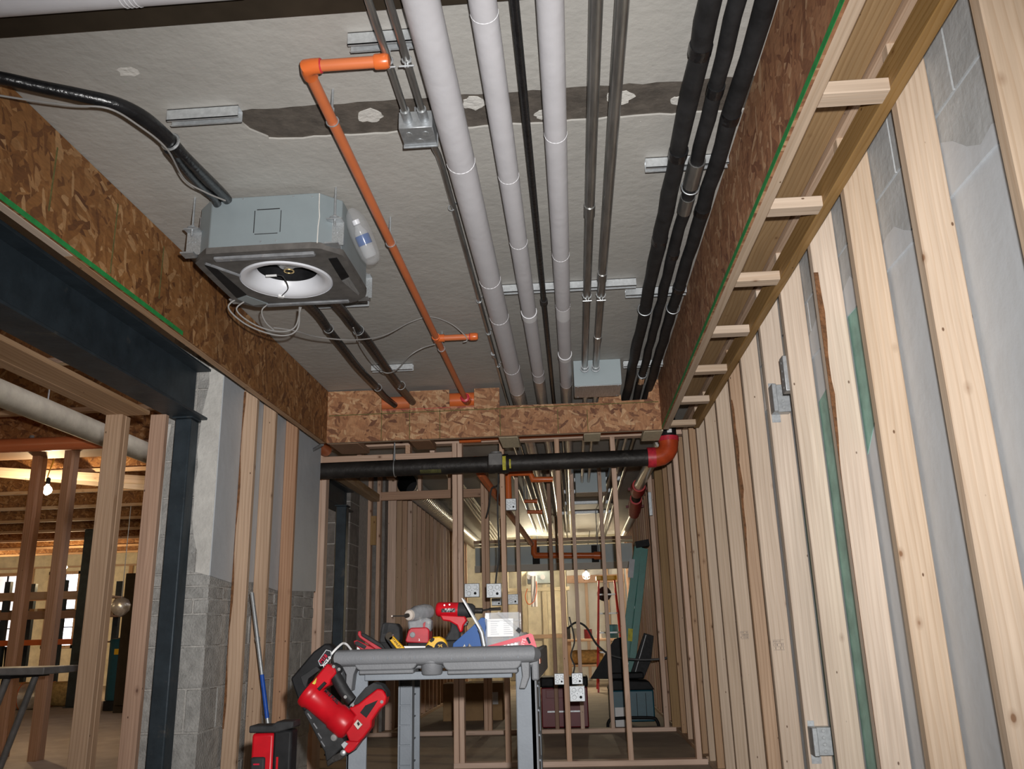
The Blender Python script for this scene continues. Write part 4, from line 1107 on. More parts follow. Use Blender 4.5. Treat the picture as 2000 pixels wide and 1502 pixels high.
# hanging brackets with rods
for i, (hx_, hy_) in enumerate(((ux0 - 0.012, uy0 + 0.035), (ux1 - 0.015, uy0 + 0.02), (ux0 - 0.012, uy1 - 0.03), (ux1 - 0.03, uy1 + 0.012))):
    rd = MB().cyl((hx_, hy_, 2.47), (hx_, hy_, CZ), 0.0046, 8).build('hanging_rod', 'galv', cu)
    MB().cyl((hx_, hy_, 2.50), (hx_, hy_, 2.504), 0.02, 14).build('washer', 'galv', rd)
    MB().cyl((hx_, hy_, 2.504), (hx_, hy_, 2.514), 0.0085, 6, smooth=False).build('nut', 'galv', rd)
    MB().box(hx_ - 0.03, hx_ + 0.03, hy_ - 0.012, hy_ + 0.03, 2.494, 2.499).build('bracket', 'galv', cu)
    MB().box(hx_ - 0.03, hx_ + 0.03, hy_ + 0.024, hy_ + 0.03, 2.40, 2.494).build('bracket_plate', 'galv_dull', cu)
    MB().box(hx_ - 0.032, hx_ + 0.02, hy_ - 0.02, hy_ + 0.03, 2.388, 2.394).build('corner_tab', 'galv', cu)
    for q in range(3): MB().cyl((hx_ - 0.02 + q * 0.012, hy_ + 0.0235, 2.455), (hx_ - 0.02 + q * 0.012, hy_ + 0.021, 2.455), 0.003, 8).build('screw', 'galv', cu)
MB().cyl((ux0 - 0.006, 3.0, 2.41), (ux0 - 0.006, 3.0, 2.58), 0.009, 10).build('side_pipe', 'grey_dusty', cu)
# sensor lead lying in the inlet
MB().tube([(ucx - 0.05, ucy - 0.03, ub + 0.005), (ucx - 0.02, ucy - 0.03, ub + 0.002), (ucx + 0.0, ucy - 0.04, ub - 0.012), (ucx - 0.01, ucy + 0.05, ub - 0.02), (ucx - 0.06, ucy + 0.13, ub - 0.016), (ucx - 0.085, ucy + 0.165, ub - 0.014)], 0.0022, 6, sub=5).build('sensor_lead', 'dark_cable', cu)
MB().obox((ucx - 0.055, ucy - 0.03, ub + 0.002), (0.045, 0.006, 0.008)).build('sensor', 'paper_white', cu)
MB().obox((ucx - 0.075, ucy + 0.15, ub - 0.014), (0.024, 0.016, 0.012), Matrix.Rotation(0.5, 3, 'Z')).build('connector', 'paper_white', cu)

# water bottle in a clear bag tied to the side of the cassette
bt = thing('water_bottle', 'small clear water bottle with a blue label hanging in a plastic bag', 'bottle', (-0.80, 3.06, 2.42))
b0, b1 = Vector((-0.808, 3.03, 2.545)), Vector((-0.758, 3.10, 2.415))
ax = (b1 - b0).normalized()
MB().lathe([(0.011, 0), (0.011, 0.018), (0.014, 0.02), (0.015, 0.028), (0.027, 0.05), (0.028, 0.09), (0.028, 0.145), (0.024, 0.155)], b0, ax, 20).build('bottle', 'clear_plastic', bt)
MB().lathe([(0.0285, 0.062), (0.0292, 0.066), (0.0292, 0.098), (0.0285, 0.102)], b0, ax, 20, caps=False).build('label_band', 'blue_plastic', bt)
MB().lathe([(0.0155, -0.002), (0.0155, 0.016), (0.013, 0.018)], b0, ax, 16).build('cap', 'white_plastic', bt)
bag = [(0.012, -0.05), (0.03, -0.03), (0.042, 0.0), (0.046, 0.05), (0.045, 0.1), (0.041, 0.15), (0.030, 0.178), (0.01, 0.188)]
MB().lathe(bag, b0, ax, 11, smooth=False).build('plastic_bag', 'clear_bag', bt)

# ---- black hoses to and from the cassette
hz_ = 2.52
hs = thing('insulated_hose', 'glossy black hose bundle curving from the soffit to the top of the cassette', 'hose', (-1.3, 2.3, hz_))
main = [at(-115, 138, z=hz_), at(-60, 145, z=hz_), at(0, 152, z=hz_), at(80, 170, z=hz_), at(165, 188, z=hz_), at(230, 205, z=hz_), at(280, 232, z=hz_), at(322, 268, z=hz_), at(350, 297, z=hz_)]
MB().tube(main, [0.019, 0.019, 0.019, 0.0195, 0.021, 0.023, 0.026, 0.026, 0.023], 16, sub=5).build('hose_run', 'black_gloss', hs)
a_ = [at(340, 285, z=hz_ + .008), at(380, 325, z=hz_ + .02), at(418, 362, z=hz_ + .05), at(440, 385, z=hz_ + .075), Vector((-1.29, 2.95, 2.598))]
b_ = [at(330, 292, z=hz_ - .01), at(362, 332, z=hz_ + .01), at(395, 366, z=hz_ + .04), at(418, 386, z=hz_ + .06), Vector((-1.335, 2.95, 2.585))]
MB().tube(a_, 0.0195, 14, sub=5).build('hose_branch', 'black_gloss', hs)
MB().tube(b_, 0.017, 14, sub=5).build('hose_branch', 'black_gloss', hs)
pr = at(333, 277, z=hz_)
MB().ring(pr, (at(350, 297, z=hz_) - at(322, 268, z=hz_)), 0.0285, 0.005, 20, 6).build('strap_clamp', 'galv_dull', hs)
def hose_pair(label, pts, r, bands):
    t = thing('insulated_hose', label, 'hose', tuple(pts[0]))
    MB().tube(pts, r, 14, sub=6).build('hose_run', 'black_gloss', t)
    for p_, d_ in bands:
        MB().ring(p_, d_, (r if not isinstance(r, list) else max(r)) + 0.004, 0.0025, 18, 6).build('cable_tie', 'galv_dull', t)
    return t
zq = 2.50
A = [Vector((-1.19, 3.40, 2.44)), at(620, 612, z=zq), at(645, 648, z=zq), at(672, 682, z=zq), at(700, 718, z=zq), at(732, 752, z=zq), at(752, 775, z=zq + .02), Vector((-1.22, 5.79, 2.525))]
hose_pair('black hose dropping straight from the cassette to the notch in the cross board', A, 0.021, [(at(642, 642, z=zq), (0, 1, 0)), (at(738, 757, z=zq), (0, 1, 0))])
B = [Vector((-1.06, 3.40, 2.44)), at(668, 606, z=zq), at(688, 632, z=zq), at(715, 662, z=zq), at(745, 705, z=zq), at(775, 747, z=zq), at(795, 772, z=zq + .02), Vector((-1.08, 5.79, 2.525))]
hose_pair('black hose with an offset bend beside the straight one below the cassette', B, 0.024, [(at(700, 645, z=zq), (0, 1, 0)), (at(783, 753, z=zq), (0, 1, 0))])

# ---- control cables
def cable(label, pts, r=0.0032, mat='grey_cable', sub=8, name='control_cable', group=None):
    o = MB().tube(pts, r, 7, sub=sub).build(name, mat, origin=pts[0])
    return tag(o, label, 'cable', group)
zc_ = 2.36
cable('thin grey cable running along the black hose bundle to the cassette', [at(-100, 172, z=2.50), at(-30, 182, z=2.50), at(60, 196, z=2.50), at(140, 206, z=2.49), at(212, 212, z=2.49), at(270, 245, z=2.485), at(325, 290, z=2.48), at(360, 350, z=2.49), at(400, 375, z=2.50), at(440, 392, z=2.51)])
cable('outermost grey cable loop sagging below the cassette against the strand board', [Vector((-1.40, 3.36, 2.385)), at(446, 600, y=3.36), at(475, 630, y=3.38), at(520, 650, y=3.4), at(560, 655, y=3.42), at(582, 640, y=3.42), at(585, 600, y=3.43)], 0.0036)
cable('grey cable loop hanging just inside the outermost one under the cassette', [Vector((-1.37, 3.38, 2.38)), at(462, 605, y=3.38), at(495, 633, y=3.4), at(540, 647, y=3.42), at(575, 640, y=3.43), at(588, 600, y=3.43)], 0.0034)
cable('shortest grey cable loop rising to the middle of the cassette edge', [Vector((-1.27, 3.42, 2.38)), at(512, 605, y=3.42), at(518, 628, y=3.42), at(535, 645, y=3.42)], 0.003)
cable('long grey cable sweeping from the cassette to the orange side stub', [at(535, 640, y=3.4), at(575, 646, y=3.5), at(620, 658, y=3.7), at(690, 664, y=3.9), at(750, 655, y=4.1), at(800, 630, y=4.25), at(840, 619, y=4.3), at(880, 632, y=4.38), at(908, 655, y=4.42), at(912, 665, y=4.44), at(905, 668, y=4.44)], 0.0034)
cable('grey cable drooping between the two hoses and the orange pipe', [at(690, 640, z=2.47), at(705, 675, z=2.46), at(728, 708, z=2.45), at(752, 728, z=2.44), at(775, 722, z=2.44), at(800, 695, z=2.46), at(825, 680, z=2.50), at(850, 672, z=2.51)], 0.0034)

# ================================================================== work light bulbs
def bulb(label, p, energy, color, glow='bulb_glow', r=0.045, cord_to=None, cage=False):
    t = thing('work_light', label, 'light bulb', tuple(p))
    MB().lathe([(0.012, 0.075), (0.016, 0.05), (r * 0.8, 0.025), (r, 0.0), (r * 0.8, -0.028), (0.01, -r)], p, (0, 0, 1), 16).build('bulb', glow, t)
    MB().lathe([(0.02, 0.06), (0.022, 0.075), (0.022, 0.12), (0.01, 0.13)], p, (0, 0, 1), 14).build('socket', 'black_plastic', t)
    if cord_to is not None: MB().tube([p + Vector((0, 0, 0.12)), p + Vector((0, 0, 0.2)), cord_to], 0.006, 6, sub=4).build('cord', 'yellow_plastic' if not cage else 'dark_cable', t)
    if cage:
        for k in range(6):
            a = k * math.pi / 3
            d = Vector((math.cos(a), math.sin(a), 0))
            MB().tube([p + d * 0.03 + Vector((0, 0, 0.06)), p + d * 0.062 + Vector((0, 0, 0.02)), p + d * 0.058 + Vector((0, 0, -0.06)), p + d * 0.02 + Vector((0, 0, -0.085))], 0.003, 5).build('cage_wire', 'galv', t)
    l = lamp('work_light_glow', 'POINT', p + Vector((0, -0.0, -r - 0.03)), energy, color, 0.03)
    l.parent = t; l.matrix_parent_inverse = ROOTM[t.name].inverted()
    return t
WARM = (1.0, 0.74, 0.42)
q1 = at(92, 957, y=8.4); q2 = at(122, 1108, y=15.5); q3 = at(1145, 1122, y=15.2)
bulb('bare glowing bulb hanging in the hall near two reddish posts', q1, 60, WARM, cord_to=Vector((q1.x + 0.1, q1.y + 0.1, 3.281)), r=0.05)
bulb('bare glowing bulb deep in the hall above the pipe racks', q2, 110, WARM, r=0.09, cord_to=Vector((q2.x - 0.1, q2.y + 0.1, 3.281)))
bulb('caged bulb glowing in the end room beside the orange stepladder', q3, 66, (1.0, 0.84, 0.58), 'bulb_glow_white', 0.05, cord_to=Vector((q3.x + 0.1, q3.y + 0.1, CZ + 0.001)), cage=True)

# ================================================================== utility cart
def pp(pts, y, depth):
    """outline read at depth y, extruded away from the camera"""
    return MB().prism([at(a, b, y=y) for a, b in pts], (0, depth, 0))
def pb(x0, x1, y0, y1, yy, depth, M=None):
    a, b = at(x0, y1, y=yy), at(x1, y0, y=yy)
    return MB().box(a.x, b.x, yy, yy + depth, a.z, b.z)
CY = 2.88
ct = thing('utility_cart', 'grey plastic utility cart loaded with power tools', 'cart', (-0.46, 3.3, 0))
RZ = 0.881
cxl, cxr = -0.790, -0.140
MB().tube([(cxl, CY + 0.03, RZ - 0.004), (cxl + 0.012, CY, RZ), (cxr - 0.012, CY, RZ), (cxr, CY + 0.03, RZ - 0.004)], 0.0225, 20).build('handle_rail', 'cart_grey', ct)
for px in (803, 858, 1012): q = at(px, 1276, y=CY); MB().cyl((q.x - 0.004, CY, RZ), (q.x + 0.004, CY, RZ), 0.0233, 20).build('rail_joint', 'cart_grey', ct)
for (a, b) in ((690, 820), (862, 1023)):
    x0, x1 = at(a, 1300, y=CY).x, at(b, 1300, y=CY).x
    zt, zb_ = at(a, 1288, y=CY).z, at(a, 1310, y=CY).z
    zbb = at(a, 1318, y=CY).z
    t_ = MB()
    n_ = 6
    out = [(x0 + 0.004, zt), (x1 - 0.004, zt)] + [(x1 - 0.004 - 0.025 * (1 - math.cos(i / n_ * math.pi / 2)), zt - (zt - zb_) * math.sin(i / n_ * math.pi / 2)) for i in range(1, n_ + 1)] + [(x0 + 0.004 + 0.025 * (1 - math.cos(i / n_ * math.pi / 2)), zt - (zt - zb_) * math.sin(i / n_ * math.pi / 2)) for i in range(n_, 0, -1)]
    t_.prism([(x, CY - 0.015, z) for x, z in out], (0, 0.10, 0))
    tr = t_.build('tool_tray', 'cart_grey', ct, bevel=0.004)
    MB().box(x0 + 0.02, x1 - 0.02, CY - 0.005, CY + 0.09, zbb, zb_ + 0.001).build('tray_base', 'cart_grey', tr, bevel=0.004)
    k = 5
    for i in range(k): xx = x0 + (x1 - x0) * (i + 0.7) / k; MB().box(xx - 0.0012, xx + 0.0012, CY - 0.026, CY - 0.012, zt - 0.001, zt + 0.006).build('rail_rib', 'cart_leg_grey', tr)
cc = at(842, 1300, y=CY)
MB().lathe([(0.030, -0.024), (0.034, -0.02), (0.036, 0.012), (0.040, 0.014), (0.040, 0.02)], (cc.x, CY + 0.02, at(842, 1303, y=CY).z), (0, 0, 1), 24).build('cup_holder', 'cart_grey', ct)
xa, xb = at(712, 1320, y=CY + .03).x, at(1000, 1320, y=CY + .03).x
za, zb_ = at(850, 1311, y=CY + .03).z, at(850, 1327, y=CY + .03).z
MB().box(xa, xb, CY + 0.03, CY + 0.07, zb_, za).build('apron', 'cart_leg_grey', ct, bevel=0.003)
# deck with rim
DZ = 0.872
MB().box(cxl, cxr, CY + 0.03, 3.78, DZ - 0.03, DZ).build('deck', 'cart_grey', ct, bevel=0.006)
MB().box(cxr - 0.012, cxr + 0.012, CY + 0.03, 3.78, DZ - 0.075, RZ + 0.012).build('side_rim', 'cart_grey', ct, bevel=0.006)
MB().box(cxl - 0.012, cxl + 0.012, CY + 0.03, 3.78, DZ - 0.075, RZ + 0.012).build('side_rim', 'cart_grey', ct, bevel=0.006)
MB().box(cxl, cxr, 3.76, 3.79, DZ - 0.06, RZ + 0.005).build('end_rim', 'cart_grey', ct, bevel=0.006)
pp([(1018, 1262), (1034, 1266), (1034, 1322), (1026, 1345), (1014, 1345), (1020, 1320), (1017, 1292)], CY - 0.005, 0.05).build('handle_bracket', 'cart_grey', ct, bevel=0.003)
pp([(662, 1290), (700, 1292), (690, 1318), (686, 1350), (674, 1350), (676, 1318)], CY - 0.005, 0.05).build('handle_bracket', 'cart_grey', ct, bevel=0.003)
MB().box(cxr + 0.012, cxr + 0.014, CY + 0.1, CY + 0.2, RZ - 0.035, RZ - 0.02).build('side_sticker', 'orange_fitting', ct)
# legs: L shaped with ribs
def leg(x, y, sx_, sy_):
    g = MB()
    g.box(min(x, x + sx_ * 0.066), max(x, x + sx_ * 0.066), min(y, y + sy_ * 0.012), max(y, y + sy_ * 0.012), 0.12, DZ - 0.03)
    g.box(min(x, x + sx_ * 0.012), max(x, x + sx_ * 0.012), min(y, y + sy_ * 0.09), max(y, y + sy_ * 0.09), 0.12, DZ - 0.03)
    l_ = g.build('leg', 'cart_leg_grey', ct, bevel=0.004)
    z = 0.2
    r_ = MB()
    while z < DZ - 0.06:
        r_.box(min(x + sx_ * 0.012, x + sx_ * 0.05), max(x + sx_ * 0.012, x + sx_ * 0.05), min(y + sy_ * 0.012, y + sy_ * 0.07), max(y + sy_ * 0.012, y + sy_ * 0.07), z, z + 0.005)
        z += 0.085
    r_.build('leg_ribs', 'cart_leg_grey', l_)
leg(cxl + 0.028, CY + 0.05, 1, 1); leg(cxr - 0.0, CY + 0.05, -1, 1)
leg(cxl + 0.06, 3.74, 1, -1); leg(cxr - 0.02, 3.74, -1, -1)
lr = MB()
for i in range(9):
    z = 0.25 + i * 0.075
    lr.box(cxr + 0.001, cxr + 0.007, CY + 0.07, CY + 0.17, z, z + 0.006)
lr.build('leg_ribs', 'cart_leg_grey', ct)
MB().box(cxr - 0.02, cxr + 0.003, CY + 0.05, CY + 0.18, 0.12, DZ - 0.03).build('leg_side', 'cart_grey', ct, bevel=0.004)
# ribbed inner face of the rear leg, seen between the front legs
xr0, xr1 = at(779, 1400, y=3.62).x, at(806, 1400, y=3.62).x
rl = MB().box(xr0, xr1, 3.62, 3.66, 0.12, DZ - 0.03).build('leg', 'cart_leg_grey', ct, bevel=0.004)
rb_ = MB()
for i in range(8): rb_.box(xr0 + 0.004, xr1 - 0.004, 3.61, 3.62, 0.30 + i * 0.075, 0.304 + i * 0.075)
rb_.box(xr0, xr0 + 0.006, 3.605, 3.62, 0.12, DZ - 0.05).box(xr1 - 0.006, xr1, 3.605, 3.62, 0.12, DZ - 0.05)
rb_.build('leg_ribs', 'cart_leg_grey', rl)
MB().box(cxl, cxr, CY + 0.04, 3.78, 0.14, 0.19).build('lower_shelf', 'cart_grey', ct, bevel=0.006)
for x in (cxl + 0.06, cxr - 0.06):
    for y in (CY + 0.1, 3.7): 
        c_ = MB().cyl((x - 0.018, y, 0.05), (x + 0.018, y, 0.05), 0.05, 18).build('caster', 'black_plastic', ct)
        MB().box(x - 0.026, x + 0.026, y - 0.02, y + 0.02, 0.08, 0.14).build('caster_fork', 'galv_dull', c_)

# ================================================================== tools on the cart
def facing(p, ang=0.0, dy=0.0, tilt=0.0):
    """matrix of a flat print that faces the camera end (towards -Y), turned by ang in its plane"""
    return Matrix.Translation(p + Vector((0, dy, 0))) @ Matrix.Rotation(math.pi / 2, 4, 'X') @ Matrix.Rotation(ang, 4, 'Z')
def drill(label, y, body, parts):
    return thing('impact_driver', label, 'power tool', tuple(at(body[0], body[1], y=y) * 1.0))
# red driver, bit pointing right
ty = 3.18
d1 = thing('impact_driver', 'red and black impact driver with a long bit standing on its battery', 'power tool', (at(890, 1255, y=ty).x, ty, DZ))
p0, p1 = at(851, 1190, y=ty), at(940, 1193, y=ty)
ax = (p1 - p0).normalized(); L_ = (p1 - p0).length
MB().lathe([(0.012, 0.0), (0.022, 0.004), (0.026, 0.012), (0.027, L_ * 0.52)], p0, ax, 24).build('motor_housing', 'red_tool', d1)
MB().lathe([(0.0272, L_ * 0.5), (0.0275, L_ * 0.6), (0.024, L_ * 0.8), (0.016, L_ * 0.86)], p0, ax, 24).build('nose_boot', 'dark_grey_plastic', d1)
MB().lathe([(0.009, L_ * 0.84), (0.010, L_ * 0.86), (0.010, L_ * 1.02), (0.006, L_ * 1.04)], p0, ax, 14).build('chuck', 'black_iron', d1)
q_ = at(978, 1189, y=ty)
MB().tube([p1, at(955, 1190, y=ty), at(956, 1190, y=ty), q_], [0.0035, 0.0035, 0.0055, 0.0055], 8).build('driver_bit', 'black_iron', d1)
for a, b in ((868, 1182), (878, 1181)): MB().cyl(at(a, b, y=ty - 0.022), at(a, b, y=ty - 0.027), 0.0028, 8).build('screw', 'galv', d1)
MB().obox(p0 + ax * 0.05 + Vector((0, -0.027, -0.003)), (0.05, 0.002, 0.013)).build('name_band', 'black_gloss', d1)
text_mesh('name_print', 'FUEL', 0.011, 'paper_white', facing(p0 + ax * 0.05, 0, -0.0285), d1)
pp([(858, 1200), (908, 1203), (912, 1212), (905, 1222), (903, 1233), (898, 1236), (892, 1222), (878, 1214), (864, 1212)], ty - 0.017, 0.034).build('grip_frame', 'red_tool', d1, bevel=0.005)
pp([(878, 1213), (893, 1221), (898, 1236), (899, 1258), (878, 1258), (870, 1256), (868, 1248), (878, 1232), (880, 1222)], ty - 0.0155, 0.031).build('handle', 'dark_grey_plastic', d1, bevel=0.006)
pp([(907, 1214), (915, 1213), (912, 1222), (905, 1224), (904, 1219)], ty - 0.008, 0.016).build('trigger', 'black_gloss', d1, bevel=0.002)
MB().box(at(862, 1250, y=ty).x, at(910, 1250, y=ty).x, ty - 0.03, ty + 0.03, DZ + 0.0005, at(880, 1250, y=ty).z).build('battery', 'black_plastic', d1, bevel=0.005)
for a, b in ((900, 1180),): pass
# dusty driver seen nose-on, bit pointing left
ty = 3.06
d2 = thing('impact_driver', 'dusty grey driver with a pale nose and a red battery front', 'power tool', (at(820, 1258, y=ty).x, ty, DZ))
n0 = at(797, 1202, y=ty - 0.03); n1 = at(829, 1196, y=ty + 0.06)
ax = (n1 - n0).normalized()
MB().lathe([(0.012, 0.0), (0.017, 0.003), (0.0185, 0.012), (0.0185, 0.022)], n0, ax, 24).build('nose_ring', 'chuck_dust', d2)
MB().lathe([(0.0195, 0.014), (0.022, 0.03), (0.028, 0.05), (0.029, 0.10), (0.025, 0.125), (0.012, 0.13)], n0, ax, 24).build('motor_housing', 'grey_dusty', d2)
MB().lathe([(0.006, -0.016), (0.0075, -0.012), (0.0075, 0.002)], n0, ax, 12).build('chuck', 'black_iron', d2)
bend = n0 - ax * 0.014
MB().tube([bend, bend + Vector((-0.042, -0.018, 0.0))], 0.0024, 8).build('driver_bit', 'black_iron', d2)
MB().cyl(bend + Vector((-0.042, -0.018, 0)), bend + Vector((-0.047, -0.0195, 0)), 0.0028, 8).build('bit_tip', 'chuck_dust', d2)
pp([(795, 1212), (832, 1206), (843, 1210), (841, 1232), (834, 1238), (802, 1238), (797, 1226)], ty, 0.05).build('grip_shell', 'grey_dusty', d2, bevel=0.008)
pp([(826, 1218), (831, 1214), (830, 1226), (826, 1226)], ty - 0.002, 0.01).build('trigger', 'red_dusty', d2, bevel=0.001)
pp([(802, 1226), (833, 1225), (838, 1230), (838, 1254), (834, 1257), (795, 1255), (791, 1252), (797, 1232)], ty - 0.012, 0.07).build('battery_base', 'red_dusty', d2, bevel=0.004)
MB().lathe([(0.0085, 0), (0.0105, -0.003), (0.009, -0.005)], at(806, 1240, y=ty - 0.012), (0, 1, 0), 7, smooth=False).build('clip_boss', 'grey_dusty', d2)
text_mesh('switch_mark', '2', 0.010, 'paper_white', facing(at(819, 1250, y=ty - 0.012), 0, -0.0008), d2, bold=True)
MB().box(at(797, 1256, y=ty).x, at(838, 1256, y=ty).x, ty - 0.012, ty + 0.07, DZ + 0.0005, at(815, 1255, y=ty).z).build('battery_foot', 'black_plastic', d2, bevel=0.003)
# black battery
ty = 3.12
bk = thing('tool_battery', 'black power tool battery standing behind the yellow knife', 'battery', (at(760, 1256, y=ty).x, ty, DZ))
pp([(746, 1218), (752, 1216), (774, 1218), (780, 1226), (781, 1248), (778, 1256), (742, 1256), (741, 1250)], ty, 0.06).build('case', 'dark_grey_plastic', bk, bevel=0.004)
pp([(752, 1218), (759, 1218), (755, 1238), (748, 1238)], ty - 0.0012, 0.0015).build('vent_panel', 'black_plastic', bk)
MB().box(at(742, 1255, y=ty).x, at(779, 1255, y=ty).x, ty + 0.002, ty + 0.06, DZ + 0.0005, at(760, 1254, y=ty).z).build('foot', 'black_plastic', bk, bevel=0.002)
# yellow knife
ty = 2.99
kn = thing('utility_knife', 'yellow utility knife leaning with its round chrome end up', 'knife', (at(775, 1262, y=ty).x, ty, DZ))
pp([(757, 1246), (766, 1241), (790, 1266), (788, 1272), (778, 1272)], ty, 0.016).build('handle', 'yellow_plastic', kn, bevel=0.003)
pp([(753, 1248), (757, 1246), (778, 1272), (770, 1272)], ty + 0.001, 0.014).build('grip_edge', 'black_plastic', kn, bevel=0.002)
MB().lathe([(0.0125, 0), (0.014, 0.004), (0.014, 0.013), (0.0125, 0.017)], at(760, 1243, y=ty), (0, 1, 0), 20).build('chrome_end', 'chrome', kn)
text_mesh('name_print', 'STANLEY', 0.0105, 'ink', facing(at(774, 1256, y=ty), -0.82, -0.001), kn, bold=True)
# tape measure
ty = 2.98
tm = thing('tape_measure', 'yellow and black tape measure with the number 25 on its side', 'tape measure', (at(855, 1266, y=ty).x, ty, DZ))
cT = at(857, 1263, y=ty)
pp([(830, 1272), (831, 1262), (838, 1250), (846, 1244), (858, 1243), (867, 1248), (872, 1256), (874, 1272)], ty, 0.035).build('case', 'yellow_plastic', tm, bevel=0.004)
MB().lathe([(0.022, -0.002), (0.022, 0.0)], at(861, 1266, y=ty), (0, 1, 0), 26).build('side_disc', 'ink', tm)
pp([(838, 1252), (844, 1245), (849, 1247), (847, 1252), (842, 1255)], ty - 0.002, 0.02).build('lock_button', 'black_plastic', tm, bevel=0.001)
pp([(831, 1272), (831.5, 1262), (836, 1259), (845, 1263), (847, 1272)], ty - 0.0015, 0.02).build('bumper', 'black_plastic', tm, bevel=0.002)
text_mesh('length_print', '25', 0.0165, 'yellow_plastic', facing(at(860, 1263, y=ty), 0, -0.0034), tm, bold=True)
# red handled snips
ty = 3.0
sn = thing('snips', 'red and black handled snips lying open at the corner of the cart', 'hand tool', (at(720, 1258, y=ty).x, ty, DZ))
pp([(699, 1233), (704, 1232), (705, 1241), (744, 1265), (748, 1272), (738, 1272), (702, 1246), (698, 1240)], ty, 0.014).build('handle', 'red_dusty', sn, bevel=0.003)
pp([(705, 1236), (712, 1238), (745, 1258), (752, 1268), (744, 1266), (706, 1243)], ty - 0.002, 0.016).build('grip', 'dark_grey_plastic', sn, bevel=0.003)
pp([(690, 1252), (697, 1250), (730, 1266), (733, 1272), (708, 1272), (692, 1258)], ty + 0.012, 0.012).build('handle', 'red_dusty', sn, bevel=0.003)
pp([(692, 1254), (698, 1252), (716, 1262), (712, 1268), (694, 1260)], ty + 0.01, 0.014).build('grip', 'dark_grey_plastic', sn, bevel=0.002)
# white slips of paper
for (a, label) in (([(697, 1268), (699, 1259), (713, 1264), (716, 1272), (697, 1272)], 'white paper slip under the red snips'), ([(721, 1264), (733, 1260), (741, 1264), (748, 1272), (728, 1272)], 'white folded paper slip beside the yellow knife'), ([(789, 1262), (831, 1262), (831, 1272), (789, 1272)], 'white box edge between the knife and the tape measure')):
    o = MB().prism([at(x, y_, y=3.03) for x, y_ in a], (0, 0.03, 0)).build('paper_slip', 'paper_white', origin=at(a[0][0], a[0][1], y=3.03))
    tag(o, label, 'paper')
gb_ = MB().box(at(800, 1256, y=3.1).x, at(836, 1256, y=3.1).x, 3.14, 3.22, DZ + 0.0005, at(815, 1246, y=3.14).z).build('small_case', 'black_plastic', origin=(at(815, 1256, y=3.14).x, 3.16, DZ), bevel=0.003)
tag(gb_, 'small black case between the battery front and the tape measure', 'case')
# screwdriver, blue square
ty = 3.02
sd = thing('nut_driver', 'long silver driver leaning up to the left behind the clear tub', 'hand tool', (at(938, 1238, y=ty).x, ty, DZ))
a_, b_ = at(902, 1168, y=ty), at(937, 1228, y=ty)
MB().tube([a_, at(905, 1173, y=ty), b_], [0.0012, 0.0032, 0.0038], 10).build('shaft', 'paper_white', sd)
MB().tube([a_ + Vector((0.006, 0.004, -0.004)), b_ + Vector((0.006, 0.004, 0))], 0.003, 10).build('sleeve', 'grey_dusty', sd)
MB().tube([b_, at(941, 1236, y=ty), at(946, 1262, y=ty)], [0.0075, 0.0085, 0.008], 12).build('handle', 'galv', sd)
ty = 3.10
sq = thing('speed_square', 'blue plastic triangular square standing on its edge', 'hand tool', (at(920, 1262, y=ty).x, ty, DZ))
pp([(884, 1266), (885, 1257), (923, 1223), (940, 1206), (947, 1208), (950, 1226), (944, 1266)], ty, 0.006).build('plate', 'blue_plastic', sq, bevel=0.001)
pp([(936, 1212), (944, 1206), (952, 1210), (951, 1266), (938, 1266)], ty + 0.006, 0.02).build('fence', 'blue_plastic', sq, bevel=0.001)
# clear tub with label and lid strap
ty = 3.1
tb = thing('clear_tub', 'clear plastic tub with a white printed label and silver contents', 'container', (at(985, 1262, y=ty).x, ty + 0.06, DZ))
x0, x1 = at(948, 1230, y=ty).x, at(1014, 1230, y=ty).x
zt = at(980, 1196, y=ty).z
tbm = MB()
for (u0, u1, v0, v1) in ((x0, x1, ty, ty + 0.0016), (x0, x1, ty + 0.118, ty + 0.12), (x0, x0 + 0.0016, ty + .0016, ty + 0.118), (x1 - 0.0016, x1, ty + .0016, ty + 0.118)):
    tbm.box(u0, u1, v0, v1, DZ + 0.002, zt)
tbm.box(x0, x1, ty, ty + 0.12, DZ + 0.0005, DZ + 0.002)
tbm.build('tub', 'clear_plastic', tb)
MB().box(x0 - 0.002, x1 + 0.002, ty - 0.002, ty + 0.122, zt - 0.03, zt - 0.026).build('rim', 'clear_plastic', tb)
la, lb = at(952, 1244, y=ty), at(1002, 1208, y=ty)
lbm = MB().box(la.x, lb.x, ty - 0.0012, ty - 0.0002, la.z, lb.z).build('label', 'paper_white', tb)
pm = MB()
for col in range(2):
    for i in range(7):
        xx = la.x + 0.012 + col * (lb.x - la.x) * 0.5
        pm.box(xx, xx + random.uniform(0.02, 0.032), ty - 0.0016, ty - 0.0011, la.z + 0.008 + i * 0.007, la.z + 0.010 + i * 0.007)
pm.build('label_print', 'paper_print', lbm)
for i in range(26):
    pass
cm = MB()
for i in range(40):
    px_, py_, pz_ = random.uniform(x0 + .012, x1 - .012), random.uniform(ty + .012, ty + .108), random.uniform(DZ + .006, DZ + .035)
    cm.obox((px_, py_, pz_), (0.02, 0.005, 0.005), Matrix.Rotation(random.uniform(0, 6.28), 3, 'Z') @ Matrix.Rotation(random.uniform(-.6, .6), 3, 'X'))
o = cm.build('fasteners', 'chrome', tb); o['kind'] = 'stuff'
MB().tube([at(972, 1196, y=ty - .004), at(988, 1210, y=ty - .004), at(1010, 1229, y=ty - .004)], 0.006, 8).build('lid_strap', 'clear_plastic', tb)
MB().obox(at(1013, 1231, y=ty - .004), (0.016, 0.008, 0.014), Matrix.Rotation(0.7, 3, 'Y')).build('lid_latch', 'dark_grey_plastic', tb)
